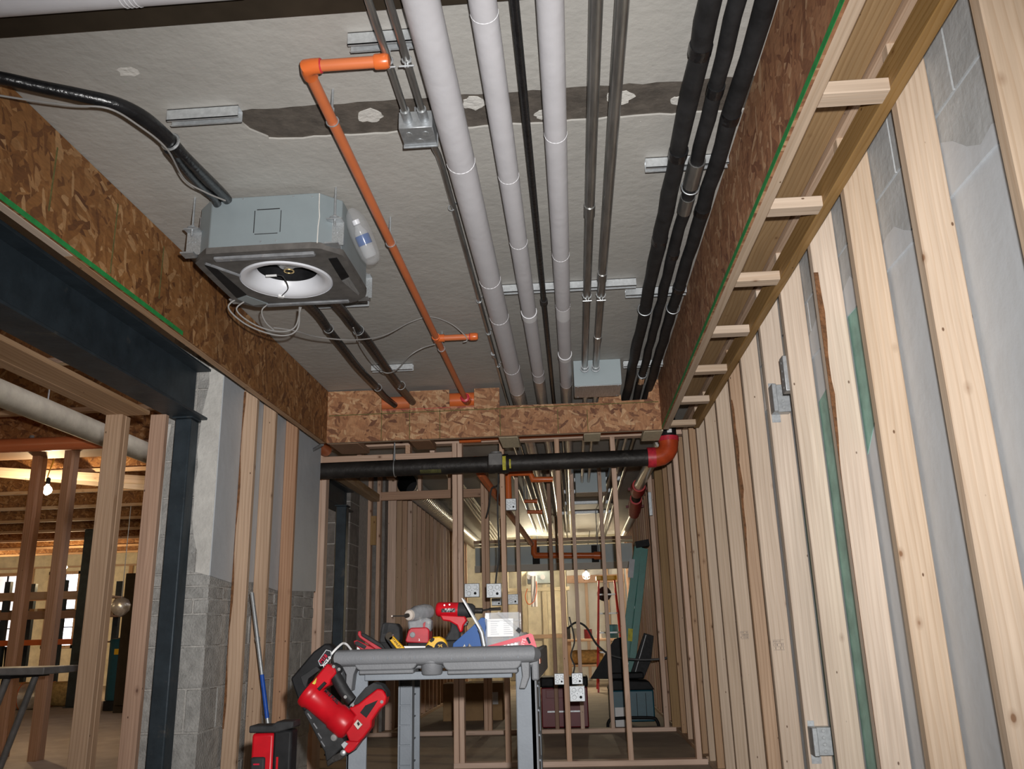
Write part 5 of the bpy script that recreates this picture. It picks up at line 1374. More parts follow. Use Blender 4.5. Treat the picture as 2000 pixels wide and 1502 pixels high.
# white bag behind the tub
ty = 3.25
o = MB().lathe([(0.01, 0), (0.035, 0.004), (0.04, 0.03), (0.038, 0.06), (0.02, 0.075), (0.008, 0.07)], (at(1018, 1240, y=ty).x, ty, DZ + 0.0005), (0, 0, 1), 9, smooth=False).build('plastic_pouch', 'foil', origin=(at(1018, 1240, y=ty).x, ty, DZ))
tag(o, 'small crumpled clear pouch of fasteners beside the tub', 'pouch')
# red blister pack
ty = 2.965
bl = thing('blister_pack', 'red blister pack of driver bits leaning on the handle rail', 'package', (at(1000, 1262, y=ty).x, ty, DZ))
out = [(943, 1272), (944, 1264), (1036, 1237), (1041, 1240), (1048, 1262), (1046, 1272)]
pp(out, ty, 0.004).build('card', 'paper_red', bl)
pp([(968, 1270), (972, 1262), (1016, 1252), (1018, 1268), (1010, 1271)], ty - 0.010, 0.010).build('bubble', 'clear_plastic', bl, bevel=0.003)
pp([(972, 1269), (976, 1264), (1012, 1255), (1013, 1264)], ty - 0.006, 0.005).build('white_insert', 'paper_white', bl)
for i in range(5): q = at(979 + i * 7, 1264 - i * 1.6, y=ty - 0.006); MB().obox(q + Vector((0, -0.001, 0)), (0.006, 0.002, 0.007)).build('bit', 'galv_dull', bl)
pp([(1027, 1246), (1032, 1244), (1037, 1256), (1033, 1258)], ty - 0.001, 0.001).build('hang_slot', 'ink', bl)
text_mesh('print_lines', 'BITS', 0.016, 'paper_white', facing(at(1022, 1256, y=ty), 1.25, -0.001), bl)
# silver crumpled wrapper
ty = 2.97
cr = MB()
rr_ = random.Random(5)
gx, gy = 9, 5
base = at(877, 1262, y=ty)
vsx, fsx = [], []
for j in range(gy):
    for i in range(gx):
        vsx.append((base.x + i * 0.0105, ty + j * 0.014, DZ + 0.004 + rr_.uniform(0.0, 0.03) * (1 if 0 < i < gx - 1 else 0.3) + (0.012 if i > 4 else 0)))
for j in range(gy - 1):
    for i in range(gx - 1):
        k = j * gx + i
        fsx.append((k, k + 1, k + gx + 1, k + gx))
o = MB().add(vsx, fsx).build('foil_wrapper', 'foil', origin=(base.x, ty, DZ))
md = o.modifiers.new('thick', 'SOLIDIFY'); md.thickness = 0.003
tag(o, 'crumpled silver wrapper beside the tape measure', 'wrapper')

# ================================================================== nail gun hooked on the cart's left corner
ny = 2.768
def nc(u, v): return (560 + u / 5.73, 1240 + v / 5.73)
def npoly(pts): return [nc(u, v) for u, v in pts]
ng = thing('nail_gun', 'red and black cordless nail gun hooked on the corner of the cart', 'power tool', tuple(at(*nc(560, 760), y=ny)))
pp(npoly([(40, 490), (300, 190), (420, 95), (475, 105), (510, 160), (400, 340), (280, 440), (230, 520), (225, 560), (235, 640), (215, 660), (200, 560), (215, 870), (185, 870)]), ny + 0.01, 0.06).build('magazine_shoe', 'dark_grey_plastic', ng, bevel=0.003) if False else None
pp(npoly([(40, 490), (295, 190), (425, 95), (480, 108), (515, 165), (420, 310), (300, 420), (225, 520), (245, 600), (205, 700), (230, 830), (190, 870), (120, 720)]), ny + 0.005, 0.062).build('battery', 'black_plastic', ng, bevel=0.006)
pp(npoly([(150, 470), (330, 350), (375, 390), (240, 490), (210, 600), (180, 560)]), ny + 0.001, 0.01).build('battery_latch', 'dark_grey_plastic', ng, bevel=0.002)
lbl = pp(npoly([(350, 292), (440, 165), (495, 180), (500, 240), (420, 345), (375, 350)]), ny + 0.003, 0.004).build('label_plate', 'galv_dull', ng)
pp(npoly([(358, 294), (444, 174), (488, 186), (492, 236), (416, 336), (380, 340)]), ny + 0.0015, 0.002).build('label_field', 'ink', ng)
text_mesh('label_print', 'M18', 0.017, 'paper_red', facing(at(*nc(412, 268), y=ny), 0.85, -0.0001), ng, bold=True)
text_mesh('label_print', 'XC5.0', 0.014, 'paper_white', facing(at(*nc(446, 300), y=ny), 0.85, -0.0001), ng, bold=True)
pp(npoly([(235, 560), (300, 500), (450, 320), (545, 375), (555, 430), (490, 500), (480, 560), (350, 640), (240, 650), (215, 620)]), ny - 0.008, 0.07).build('rear_housing', 'red_tool', ng, bevel=0.006)
pp(npoly([(240, 600), (335, 480), (325, 540), (255, 610)]), ny - 0.010, 0.004).build('amber_decal', 'yellow_mark', ng)
# main cylinder
c0, c1 = at(*nc(300, 690), y=ny + 0.02), at(*nc(700, 1040), y=ny + 0.02)
axn = (c1 - c0).normalized(); Ln = (c1 - c0).length
MB().lathe([(0.034, -0.03), (0.044, -0.026), (0.0465, -0.018), (0.0465, -0.006), (0.042, 0.0), (0.040, 0.012), (0.039, Ln * 0.60), (0.0425, Ln * 0.63), (0.0425, Ln * 0.95), (0.036, Ln * 1.02), (0.026, Ln * 1.04)], c0, axn, 30).build('motor_cylinder', 'red_tool', ng)
pp(npoly([(340, 600), (415, 525), (440, 545), (365, 625)]), ny - 0.026, 0.01).build('vent_slot', 'black_plastic', ng)
tk = at(*nc(505, 690), y=ny - 0.0225)
text_mesh('name_print', 'M18 FUEL', 0.014, 'ink', facing(tk, -0.72, -0.002), ng, bold=True)
# handle
h0, h1 = at(*nc(535, 430), y=ny + 0.015), at(*nc(735, 740), y=ny + 0.015)
MB().tube([h0, at(*nc(585, 530), y=ny + .015), at(*nc(650, 640), y=ny + .015), h1], [0.017, 0.019, 0.0185, 0.016], 16, sub=4).build('handle', 'black_foam', ng)
pp(npoly([(500, 310), (560, 340), (600, 390), (560, 440), (520, 400)]), ny - 0.004, 0.05).build('handle_joint', 'dark_grey_plastic', ng, bevel=0.005)
for u, v in ((525, 355), (585, 385), (655, 695), (738, 785), (325, 772), (1063, 750)): MB().cyl(at(*nc(u, v), y=ny - 0.006), at(*nc(u, v), y=ny - 0.012), 0.005, 10).build('bolt', 'grey_iron', ng)
# head with black bumper
pp(npoly([(690, 820), (800, 770), (1010, 600), (1075, 615), (1115, 690), (1100, 780), (1040, 830), (950, 960), (945, 1030), (860, 1150), (800, 1210), (700, 1200), (640, 1060), (760, 900)]), ny - 0.002, 0.05).build('head_frame', 'red_tool', ng, bevel=0.005)
pp(npoly([(820, 870), (880, 790), (1020, 730), (985, 790), (890, 930)]), ny - 0.0035, 0.004).build('head_window', 'black_plastic', ng)
pp(npoly([(770, 720), (880, 590), (970, 535), (1060, 560), (1115, 640), (1120, 700), (1105, 640), (1060, 605), (1010, 605), (900, 690), (800, 775), (740, 790)]), ny - 0.004, 0.056).build('head_bumper', 'dark_grey_plastic', ng, bevel=0.003)
pp(npoly([(750, 1000), (790, 950), (845, 1005), (795, 1060)]), ny - 0.027, 0.006).build('depth_plate', 'chuck_dust', ng)
pp(npoly([(785, 990), (800, 970), (818, 1000), (800, 1020)]), ny - 0.029, 0.003).build('depth_slot', 'black_plastic', ng)
# magazine and nose
pp(npoly([(185, 860), (235, 810), (460, 1000), (570, 1090), (640, 1180), (620, 1260), (480, 1400), (440, 1420), (420, 1310)]), ny + 0.008, 0.04).build('magazine', 'dark_grey_plastic', ng, bevel=0.004)
for (u, v) in ((235, 880), (300, 990), (350, 1100), (385, 1190)): MB().tube([at(*nc(u, v), y=ny + 0.007), at(*nc(u + 40, v + 60), y=ny + 0.007)], 0.002, 6).build('magazine_slot', 'grey_dusty', ng)
MB().lathe([(0.011, 0), (0.009, -0.004), (0.003, -0.005)], at(*nc(528, 1150), y=ny + 0.008), (0, 1, 0), 14).build('magazine_knob', 'grey_iron', ng)
pp(npoly([(650, 1190), (780, 1180), (830, 1180), (750, 1290), (690, 1330), (640, 1300)]), ny, 0.045).build('nose_block', 'red_tool', ng, bevel=0.004)
pp(npoly([(605, 1230), (645, 1190), (685, 1220), (640, 1280)]), ny - 0.008, 0.02).build('nose_latch', 'galv', ng, bevel=0.001)
pp(npoly([(440, 1420), (520, 1350), (640, 1290), (680, 1330), (600, 1400), (500, 1440), (455, 1480)]), ny + 0.006, 0.035).build('nose_tip', 'black_iron', ng, bevel=0.002)
MB().lathe([(0.009, 0), (0.0085, -0.012), (0.004, -0.015)], at(*nc(640, 1315), y=ny + 0.006), (0, 1, 0), 12).build('nose_wheel', 'galv', ng)
# wire hook over the rail
MB().tube([at(*nc(480, 240), y=ny + 0.01), at(*nc(540, 170), y=ny + 0.02), at(*nc(610, 105), y=ny + 0.05), at(*nc(640, 95), y=ny + 0.07), at(*nc(675, 110), y=ny + 0.085), at(*nc(720, 165), y=ny + 0.115)], 0.0036, 8, sub=5).build('wire_hook', 'paper_white', ng)

# ================================================================== electrical boxes on the studs
def metal_box(label, x, y, z, w, h, d, face='y', group=None):
    """square steel box whose back (with knock-outs) faces the camera end"""
    t = thing('electrical_box', label, 'electrical box', (x, y, z), group)
    MB().box(x, x + w, y, y + d, z, z + h).build('body', 'galv', t, bevel=0.004)
    for (u, v, rr) in ((0.3, 0.72, 0.013), (0.72, 0.72, 0.013), (0.3, 0.28, 0.013)):
        MB().ring((x + w * u, y - 0.0002, z + h * v), (0, 1, 0), rr * w / 0.1, 0.0012, 16, 5).build('knockout', 'galv_dull', t)
    MB().cyl((x + w * 0.72, y - 0.0008, z + h * 0.28), (x + w * 0.72, y + 0.001, z + h * 0.28), 0.009 * w / 0.1, 14).build('hole', 'black_plastic', t)
    for (u, v) in ((0.5, 0.5), (0.15, 0.5), (0.85, 0.52)): MB().cyl((x + w * u, y - 0.0008, z + h * v), (x + w * u, y + 0.001, z + h * v), 0.003, 8).build('screw_hole', 'black_plastic', t)
    return t
yb = YW1 + 0.012
def mbx(label, pa, pb_, y):
    a, b = at(pa[0], pb_[1], y=y), at(pb_[0], pa[1], y=y)
    return metal_box(label, a.x, y, a.z, b.x - a.x, b.z - a.z, 0.045)
mbx('square steel box on the doubled stud above the red driver', (907, 1139), (936, 1167), yb)
mbx('square steel box on the stud with a dark cable dropping into it', (950, 1139), (979, 1168), yb)
mbx('square steel box high on a stud below the orange pipe', (988, 973), (1008, 997), yb)
mbx('steel box seen side on, left of the two stacked boxes', (1083, 1315), (1102, 1338), yb + 0.03)
mbx('small upper one of two stacked steel boxes fed by a dark cable', (1117, 1314), (1138, 1337), yb)
mbx('larger lower one of two stacked steel boxes', (1113, 1339), (1142, 1371), yb - 0.006)
mbx('square steel box on the second wall beside the clear tub lid', (992, 1160), (1012, 1181), YW2 - 0.02)
mbx('small steel box on the second wall half hidden behind a stud', (960, 1168), (980, 1183), YW2 - 0.02)
def gang_box(label, x, y, z, w=0.075, h=0.105, d=0.07):
    t = thing('electrical_box', label, 'electrical box', (x, y, z))
    MB().box(x, x + w * 0.25, y - d, y, z, z + h).box(x + w * 0.25, x + w, y - d * 0.72, y, z, z + h).build('body', 'galv', t, bevel=0.002, seg=1)
    for k in range(4): MB().lathe([(0.007, 0), (0.006, -0.0015)], (x + w * 0.6, y - d * 0.72, z + h * (0.15 + 0.24 * k)), (0, 1, 0), 12).build('knockout', 'galv_dull', t)
    MB().box(x + 0.002, x + w * 0.5, y - 0.003, y - 0.0005, z - 0.035, z).build('bracket', 'galv', t)
    MB().box(x + 0.002, x + w * 0.35, y - 0.003, y - 0.0005, z + h, z + h + 0.02).build('bracket', 'galv', t)
    return t
gang_box('upper steel outlet box on a pale stud with grain stamp above', XS + 0.004, 3.738, 1.845, 0.078, 0.125)
gang_box('low steel outlet box near the foot of a pale stud', XS + 0.006, 3.738, 0.452, 0.08, 0.105)
t = thing('electrical_box', 'steel outlet box edge showing past the stud beside the upper outlet box', 'electrical box', (XS, 3.37, 1.86))
MB().box(XS - 0.014, XS + 0.05, 3.3705, 3.425, 1.855, 2.005).build('body', 'galv', t, bevel=0.003)
for k in range(4): MB().lathe([(0.006, 0), (0.005, -0.0015)], (XS - 0.014, 3.40, 1.875 + 0.035 * k), (1, 0, 0), 10).build('knockout', 'galv_dull', t)
t = thing('electrical_box', 'thin steel plate box on the side of a stud near the red pipe fittings', 'electrical box', (0.85, YW2, 2.2))
a = at(1272, 985, y=YW2 - 0.01)
MB().box(a.x - 0.03, a.x + 0.004, YW2 - 0.06, YW2 - 0.001, a.z - 0.12, a.z + 0.12).build('body', 'galv', t, bevel=0.003)

def wire(label, pts, r, mat='dark_cable', cat='cable', name='electrical_cable'):
    o = MB().tube(pts, r, 7, sub=6).build(name, mat, origin=pts[0])
    return tag(o, label, cat)
wire('dark cable running down a stud into the square steel box', [at(974, 910, y=6.75), at(972, 1000, y=6.74), at(975, 1080, y=6.74), at(970, 1120, y=6.73), at(968, 1140, y=6.74)], 0.007)
wire('dark cable feeding the upper stacked box from a loop above', [at(1112, 1205, y=6.9), at(1122, 1250, y=6.85), at(1115, 1280, y=6.8), at(1122, 1300, y=6.76), at(1120, 1314, y=6.74)], 0.006)
wire('black cable sagging across the ladder into the broad honey coloured stud', [at(1108, 1228, y=9.4), at(1125, 1216, y=9.3), at(1145, 1225, y=9.2), at(1165, 1258, y=9.1), at(1195, 1280, y=9.0), at(1240, 1288, y=8.95), at(1290, 1287, y=8.9), at(1320, 1280, y=8.86)], 0.011)
wire('thin dark cable looping behind the first cross wall near the ceiling', [Vector((at(975, 940, y=7.6).x, 7.6, CZ)), at(975, 940, y=7.6), at(960, 955, y=7.7), at(955, 990, y=7.8), at(950, 1010, y=7.9)], 0.008)

# ================================================================== beyond the first cross wall
du = thing('spiral_duct', 'open ended spiral silver duct over the second cross wall header', 'duct', (-1.742, 9.0, 2.51))
prof = []
yy = 8.95
k = 0
while yy < 15.4:
    prof += [(0.105, yy - 8.95), (0.105, yy - 8.95 + 0.075), (0.1095, yy - 8.95 + 0.08), (0.1095, yy - 8.95 + 0.09)]
    yy += 0.095
MB().lathe(prof, (-1.742, 8.95, 2.505), (0, 1, 0), 28, caps=False).build('duct_run', 'duct_silver', du)
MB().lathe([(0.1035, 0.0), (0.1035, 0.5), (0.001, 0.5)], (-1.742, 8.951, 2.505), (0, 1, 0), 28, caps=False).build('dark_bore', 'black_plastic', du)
sp_ = thing('steel_pipe', 'bare steel pipe along the far right with red grooved couplings', 'pipe', (0.75, 7, 2.42))
S0, S1, S2, S3, S4 = at(1292, 862, z=2.42), at(1248, 948, z=2.42), at(1244, 962, z=2.42), at(1238, 1003, z=2.40), at(1214, 1052, z=2.38)
MB().tube([S0, S1], 0.055, 18).build('pipe_run', 'duct_silver', sp_)
MB().tube([S3, S4], 0.055, 18).build('pipe_run', 'duct_silver', sp_)
MB().tube([S1, S2, S3], 0.057, 18).build('spool', 'black_plastic', sp_)
for P_, Q_ in ((S1, S2), (at(1242, 974, z=2.41), S3)):
    d = (Q_ - P_)
    c = MB().tube([P_, P_ + d * 0.3, P_ + d * 0.7, Q_], [0.07, 0.082, 0.082, 0.07], 18).build('coupling', 'red_paint', sp_)
    for s_ in (-1, 1): MB().obox(P_ + d * 0.5 + Vector((s_ * 0.095, 0, 0)), (0.03, 0.05, 0.03)).build('coupling_lug', 'red_dark', c)
of = thing('sprinkler_branch', 'orange sprinkler tee and stepped branch just behind the first cross wall', 'sprinkler pipe', (-0.6, 7.8, 2.3))
MB().tube([at(925, 895, y=7.6), at(938, 925, y=7.7), at(1000, 1010, y=9.5), at(1038, 1062, y=12.0)], 0.035, 14).build('pipe_run', 'orange_cpvc', of)
MB().tube([at(992, 926, y=7.8), at(994, 985, y=7.8)], 0.03, 14).build('drop', 'orange_fitting', of)
MB().tube([at(990, 925, y=7.8), at(1036, 924, y=7.8), at(1041, 937, y=7.8), at(1080, 936, y=7.8)], 0.026, 14).build('stepped_branch', 'orange_fitting', of)
of2 = thing('sprinkler_main', 'long orange sprinkler main crossing the far end of the corridor', 'sprinkler pipe', (0, 12.5, 2.0))
MB().tube([at(1043, 1055, y=12.5), at(1043, 1080, y=12.5), at(1046, 1085, y=12.5), at(1176, 1085, y=12.5)], 0.042, 16).build('pipe_run', 'orange_fitting', of2)
MB().cyl(at(1160, 1085, y=12.5), at(1177, 1085, y=12.5), 0.055, 16).build('coupling', 'orange_fitting', of2)
MB().cyl(at(1168, 1085, y=12.5), Vector((at(1168, 1085, y=12.5).x, 12.5, CZ)), 0.006, 6).build('rod', 'galv', of2)
MB().cyl(at(1090, 1085, y=12.5), Vector((at(1090, 1085, y=12.5).x, 12.5, CZ)), 0.006, 6).build('rod', 'galv', of2)
for (p_, q_, lab) in (((1024, 979), (1046, 979), 'short orange stub off the far main, nearer one'), ((1030, 1000), (1056, 1000), 'short orange stub off the far main, farther one')):
    a, b = at(*p_, y=10.2), at(*q_, y=10.2)
    t = thing('sprinkler_branch', lab, 'sprinkler pipe', tuple(a)); MB().cyl(a, b, 0.022, 12).build('stub', 'orange_fitting', t); MB().cyl(b, b + Vector((0.02, 0, 0)), 0.03, 12).build('end_cap', 'orange_fitting', t)
    MB().cyl(a, Vector((a.x, a.y, CZ)), 0.008, 6).build('rod', 'galv', t)
for (x, lab) in ((-0.62, 'thin bright conduit left of the far orange pipe'), (-0.50, 'thin bright conduit beside the thickest pipe far down the corridor'), (-0.045, 'thin bright conduit between two insulated pipes far down the corridor')):
    pipe('thin_conduit', lab, x, 2.60, 0.014, 'duct_silver', 6.95, 14.8, cat='conduit', n=10)
for i, (y, x0, x1) in enumerate(((7.55, 0.06, 0.62), (9.75, 0.05, 0.62), (10.6, -0.1, 0.62), (11.6, -0.1, 0.62), (12.6, -0.2, 0.62))):
    strut(('strut channel under the slab between the two cross walls', 'strut channel just past the dark grey enclosure', 'first strut channel down the far corridor past the enclosure', 'middle strut channel of the far corridor', 'strut channel above the long far orange main')[i], x0, x1, y)
# flexible metal cables bundled on the left under the far slab
for k in range(4):
    rr_ = random.Random(40 + k)
    pts = [at(872 + 7 * k, 925 + 3 * k, z=2.57 - 0.01 * k)] + [at(895 + 8 * k + i * 24, 958 + i * 34 + 3 * k, z=2.58 + rr_.uniform(-0.03, 0.02)) for i in range(4)]
    o = MB().tube(pts, 0.015, 8, sub=5).build('flexible_conduit', 'duct_silver', origin=pts[0])
    tag(o, 'bright flexible metal conduit in a bundle under the slab behind the cross walls', 'conduit', 'bundled flexible conduits')
# far cross frame with pale edge strip
ff = thing('soffit', 'far cross frame with a pale lower edge closing the corridor ceiling', 'soffit', (-0.4, 13.3, 2.2))
fy = 13.0
def fz(py): return at(1110, py, y=fy).z
lumber('rail', -1.5, 0.9, fy, fy + 0.05, fz(1056), fz(1050), 'wood_tan', ff)
lumber('rail', -1.5, 0.9, fy, fy + 0.05, fz(1062), fz(1057), 'plywood_pale', ff)
MB().box(-1.5, 0.9, fy + 0.2, fy + 0.215, fz(1098), fz(1062)).build('panel', 'enclosure_grey', ff)
MB().box(-1.5, 0.9, fy + 0.1, fy + 0.19, fz(1112), fz(1099)).build('pale_edge', 'drywall', ff)
for x in (-1.1, -0.26): lumber('hanger_stud', x, x + 0.04, fy + 0.05, fy + 0.09, fz(1098), CZ - 0.01, 'wood_tan', ff)
for x in (-0.62, 0.28): MB().box(x, x + 0.11, fy + 0.19, fy + 0.199, fz(1098), fz(1064)).build('dark_gap', 'black_plastic', ff)

# ---- end room: stud wall with pale panels
ew = thing('stud_wall', 'brightly lit end wall of pale studs with insulation panels between them', 'stud wall', (-0.6, 17.0, 0))
ey = 16.6
for k, x in enumerate((-1.72, -1.35, -1.0, -0.62, -0.25)):
    lumber('stud', x, x + 0.09, ey, ey + 0.05, 0.05, 2.3, 'plywood_pale', ew)
for k, x in enumerate((0.2, 0.62, 0.95)):
    lumber('stud', x, x + 0.06, ey + 0.9, ey + 0.95, 0.05, 2.3, 'wood_tan', ew)
for z0 in (0.0, 0.82, 1.68): lumber('nogging', -1.75, -0.1, ey - 0.01, ey + 0.04, z0, z0 + 0.07, ('plywood_pale', 'wood_tan', 'plywood_pale')[int(z0 > 0) + int(z0 > 1)], ew)
for k, (x0, x1) in enumerate(((-1.62, -1.36), (-1.25, -1.01), (-0.9, -0.63), (-0.52, -0.26))):
    MB().box(x0, x1, ey + 0.06, ey + 0.09, 0.9 if k % 2 else 0.07, 1.67).build('insulation_panel', 'beige_board', ew)
MB().box(-0.15, 0.99, ey + 1.0, ey + 1.02, 0, 2.25).build('back_board', 'drywall', ew)
lumber('header', -0.15, 0.99, ey + 0.8, ey + 0.84, 1.85, 2.0, 'wood_pink', ew)
struct('wall_end', MB().box(-2.3, 1.0, 18.4, 18.5, 0, 3.0), 'beige_board')
# vent housing and elbow pipes in the end room
vh = thing('vent_housing', 'grey metal box with white elbow pipes hanging in the end room', 'duct', (-0.5, 15.8, 1.9))
a, b = at(1030, 1140, y=15.9), at(1078, 1105, y=15.9)
MB().box(a.x, b.x, 15.9, 16.3, a.z, b.z).build('body', 'enclosure_grey', vh, bevel=0.006)
MB().box(b.x, b.x + 0.12, 15.88, 16.2, b.z - 0.06, b.z).build('yellow_tag', 'yellow_plastic', vh)
for px in (1034, 1060): MB().cyl(at(px, 1127, y=15.85), at(px, 1127, y=15.95), 0.045, 14).build('elbow_pipe', 'white_plastic', vh)
for px in (1040, 1046): MB().tube([at(px, 1125, y=15.85), at(px, 1160, y=15.85), at(px + 1, 1185, y=15.85)], 0.03, 8).build('hanging_sleeve', 'white_plastic', vh)
MB().cyl((a.x + 0.2, 16.1, b.z), (a.x + 0.2, 16.1, 3.0), 0.01, 6).build('rod', 'galv', vh)
MB().tube([at(1030, 1150, y=15.8), at(1026, 1165, y=15.8), at(1030, 1178, y=15.8), at(1036, 1180, y=15.8), at(1044, 1172, y=15.8), at(1048, 1150, y=15.8), at(1046, 1127, y=15.85)], 0.008, 6, sub=4).build('wire_loop', 'orange_fitting', vh)

# ---- orange stepladder with yellow top
def stepladder(label, name, base, top, w, rail_mat, top_mat, steps, lean=None, thick=0.045):
    pass
ol = thing('stepladder', 'orange stepladder with a yellow top cap in the end room', 'ladder', (0.5, 14.5, 0))
tz = at(1182, 1133, y=14.4).z
for s_, x0_, x1_ in ((-1, 0.40, 0.30), (1, 0.66, 0.77)):
    beam_between('rail', (x0_, 14.45, tz), (x1_, 14.25, 0.0), 0.06, 0.028, 'red_paint', ol, up=(0, 1, 0))
    beam_between('rear_rail', (x0_, 14.55, tz), (x1_, 15.1, 0.0), 0.04, 0.025, 'red_paint', ol, up=(0, 1, 0))
MB().box(0.36, 0.70, 14.36, 14.62, tz, tz + 0.07).build('top_cap', 'yellow_plastic', ol, bevel=0.01)
for i in range(5):
    z = 0.3 * (i + 1); f = z / tz
    MB().box(0.30 + 0.1 * f + 0.014, 0.77 - 0.11 * f - 0.014, 14.22 + 0.2 * f, 14.30 + 0.2 * f, z - 0.012, z + 0.012).build('step', 'galv_dull', ol)
MB().lathe([(0.0, 0), (0.11, 0.0), (0.12, 0.02), (0.11, 0.04), (0.05, 0.04)], at(1180, 1160, y=14.7), (0, -1, 0), 20).build('cable_reel', 'black_plastic', ol)

# ---- green stepladder leaning folded on the right wall
gl = thing('stepladder', 'folded green fibreglass stepladder leaning against the right wall', 'ladder', (0.5, 9.5, 0))
gy = 9.62
T_, B_ = at(1250, 1068, y=gy), at(1218, 1330, y=gy)
dirv = (T_ - B_).normalized()
B0 = B_ - dirv * (B_.z / dirv.z)
wdt = Vector((0.20, 0.0, -0.05))
beam_between('rail', B0 + Vector((-0.03, 0, 0.004)), T_ + Vector((-0.02, 0, 0)), 0.085, 0.03, 'green_fibreglass', gl, up=(1, 0, 0))
beam_between('rail', B0 + Vector((0.075, 0.0, 0.004)), T_ + Vector((0.05, 0.0, -0.02)), 0.075, 0.03, 'green_fibreglass', gl, up=(1, 0, 0))
beam_between('rear_rail', B0 + Vector((0.02, 0.12, 0.004)), T_ + Vector((0.015, 0.12, 0)), 0.07, 0.025, 'green_fibreglass', gl, up=(1, 0, 0))
for i in range(1, 6):
    c = B0.lerp(T_, i / 6.2)
    MB().obox(c + Vector((0.02, 0.065, 0)), (0.10, 0.075, 0.025), Matrix.Rotation(-0.15, 3, 'Y')).build('step', 'galv_dull', gl)
MB().obox(T_ + Vector((0.025, 0.04, 0.03)), (0.15, 0.2, 0.07), Matrix.Rotation(-0.15, 3, 'Y')).build('top_cap', 'black_plastic', gl)
MB().obox(at(1233, 1110, y=gy - 0.045), (0.06, 0.004, 0.2), Matrix.Rotation(0.16, 3, 'Y')).build('warning_label', 'paper_print', gl)
MB().obox(at(1231, 1240, y=gy - 0.045), (0.05, 0.004, 0.13), Matrix.Rotation(0.12, 3, 'Y')).build('warning_label', 'yellow_mark', gl)

# ---- tool boxes on the floor behind the second wall plate
rb = thing('tool_box', 'dark red tool chest with a black lid on the floor behind the studs', 'tool box', (-0.13, 9.2, 0))
x0, x1 = at(1058, 1400, y=9.1).x, at(1150, 1400, y=9.1).x
MB().box(x0, x1, 9.1, 9.45, 0.02, 0.40).build('chest', 'red_dark', rb, bevel=0.012)
MB().box(x0 - 0.008, x1 + 0.008, 9.09, 9.46, 0.40, 0.50).build('lid', 'black_plastic', rb, bevel=0.02)
MB().box(x0 + 0.05, x1 - 0.05, 9.094, 9.1, 0.30, 0.38).build('drawer_front', 'red_dark', rb, bevel=0.004)
MB().box(x0 + 0.06, x1 - 0.07, 9.092, 9.1, 0.165, 0.18).build('trim_strip', 'galv', rb)
for s_ in (x0 + 0.03, x1 - 0.03): MB().cyl((s_ - 0.02, 9.2, 0.03), (s_ + 0.02, 9.2, 0.03), 0.03, 12).build('wheel', 'black_plastic', rb)
tl = thing('tool_box', 'teal and black rolling tool box at the foot of the green ladder', 'tool box', (0.54, 9.2, 0))
x0, x1 = at(1192, 1400, y=9.1).x, at(1280, 1400, y=9.1).x
MB().box(x0, x1, 9.1, 9.5, 0.06, 0.36).build('chest', 'teal_plastic', tl, bevel=0.015)
MB().prism([(x0 - 0.01, 9.08, 0.36), (x1 + 0.01, 9.08, 0.36), (x1 - 0.04, 9.08, 0.44), (x0 + 0.05, 9.08, 0.46)], (0, 0.43, 0)).build('lid', 'black_plastic', tl, bevel=0.01)
MB().tube([(x0 - 0.03, 9.08, 0.0), (x0 - 0.02, 9.07, 0.07), (x0 + 0.05, 9.07, 0.10), (x1 - 0.05, 9.07, 0.10), (x1 + 0.01, 9.07, 0.07), (x1 + 0.03, 9.08, 0.0)], 0.016, 10, sub=4).build('foot_bar', 'black_plastic', tl)
MB().box(x0 + 0.05, x0 + 0.16, 9.085, 9.1, 0.02, 0.2).build('white_pouch', 'paper_white', tl)
for k in range(3): MB().box(x0 + 0.18 + 0.09 * k, x0 + 0.185 + 0.09 * k, 9.096, 9.1, 0.1, 0.33).build('side_rib', 'black_plastic', tl)
bc = thing('folded_cart', 'black folded cart panels leaning in front of the green ladder', 'cart', (0.4, 9.3, 0.45))
pp([(1153, 1326), (1200, 1248), (1214, 1244), (1216, 1326), (1190, 1326)], 9.28, 0.05).build('panel', 'black_plastic', bc, bevel=0.004)
pp([(1228, 1326), (1258, 1236), (1277, 1242), (1272, 1290), (1257, 1326)], 9.42, 0.04).build('panel', 'dark_grey_plastic', bc, bevel=0.004)
MB().tube([at(1239, 1320, y=9.40), at(1262, 1240, y=9.40)], 0.006, 6).build('chrome_tube', 'galv', bc)
MB().box(0.30, 0.66, 9.2, 9.4, 0.462, 0.52).build('base', 'black_plastic', bc, bevel=0.01)
# clutter on a bench in the end room
wb = thing('work_bench', 'rough bench of planks standing in the end room under the bulb', 'bench', (0.35, 15.6, 0))
bx0, bx1 = -0.25, 0.95
lumber('top_plank', bx0, bx1, 15.5, 15.75, 0.76, 0.80, 'wood_tan', wb)
lumber('top_plank', bx0, bx1, 15.752, 16.0, 0.76, 0.80, 'wood_tan', wb)
for x in (bx0 + 0.05, bx1 - 0.14):
    for y in (15.52, 15.93): lumber('leg', x, x + 0.09, y, y + 0.04, 0, 0.76, 'wood_tan', wb)
lumber('shelf_plank', bx0, bx1, 15.55, 15.9, 0.34, 0.37, 'wood_tan', wb)
items = [('paint_can', 'galv_dull', 'steel paint can on the end room bench', 'can', 0.0, 0.07, 0.18), ('paint_can', 'red_dark', 'dark red paint can on the end room bench', 'can', 0.2, 0.07, 0.16), ('jar', 'teal_plastic', 'dark green tub on the end room bench near the ladder', 'tub', 0.62, 0.11, 0.22), ('paint_can', 'paper_white', 'small white tub on the end room bench', 'tub', 0.40, 0.05, 0.12), ('jar', 'dark_grey_plastic', 'dark jar on the end room bench edge', 'tub', -0.17, 0.06, 0.20)]
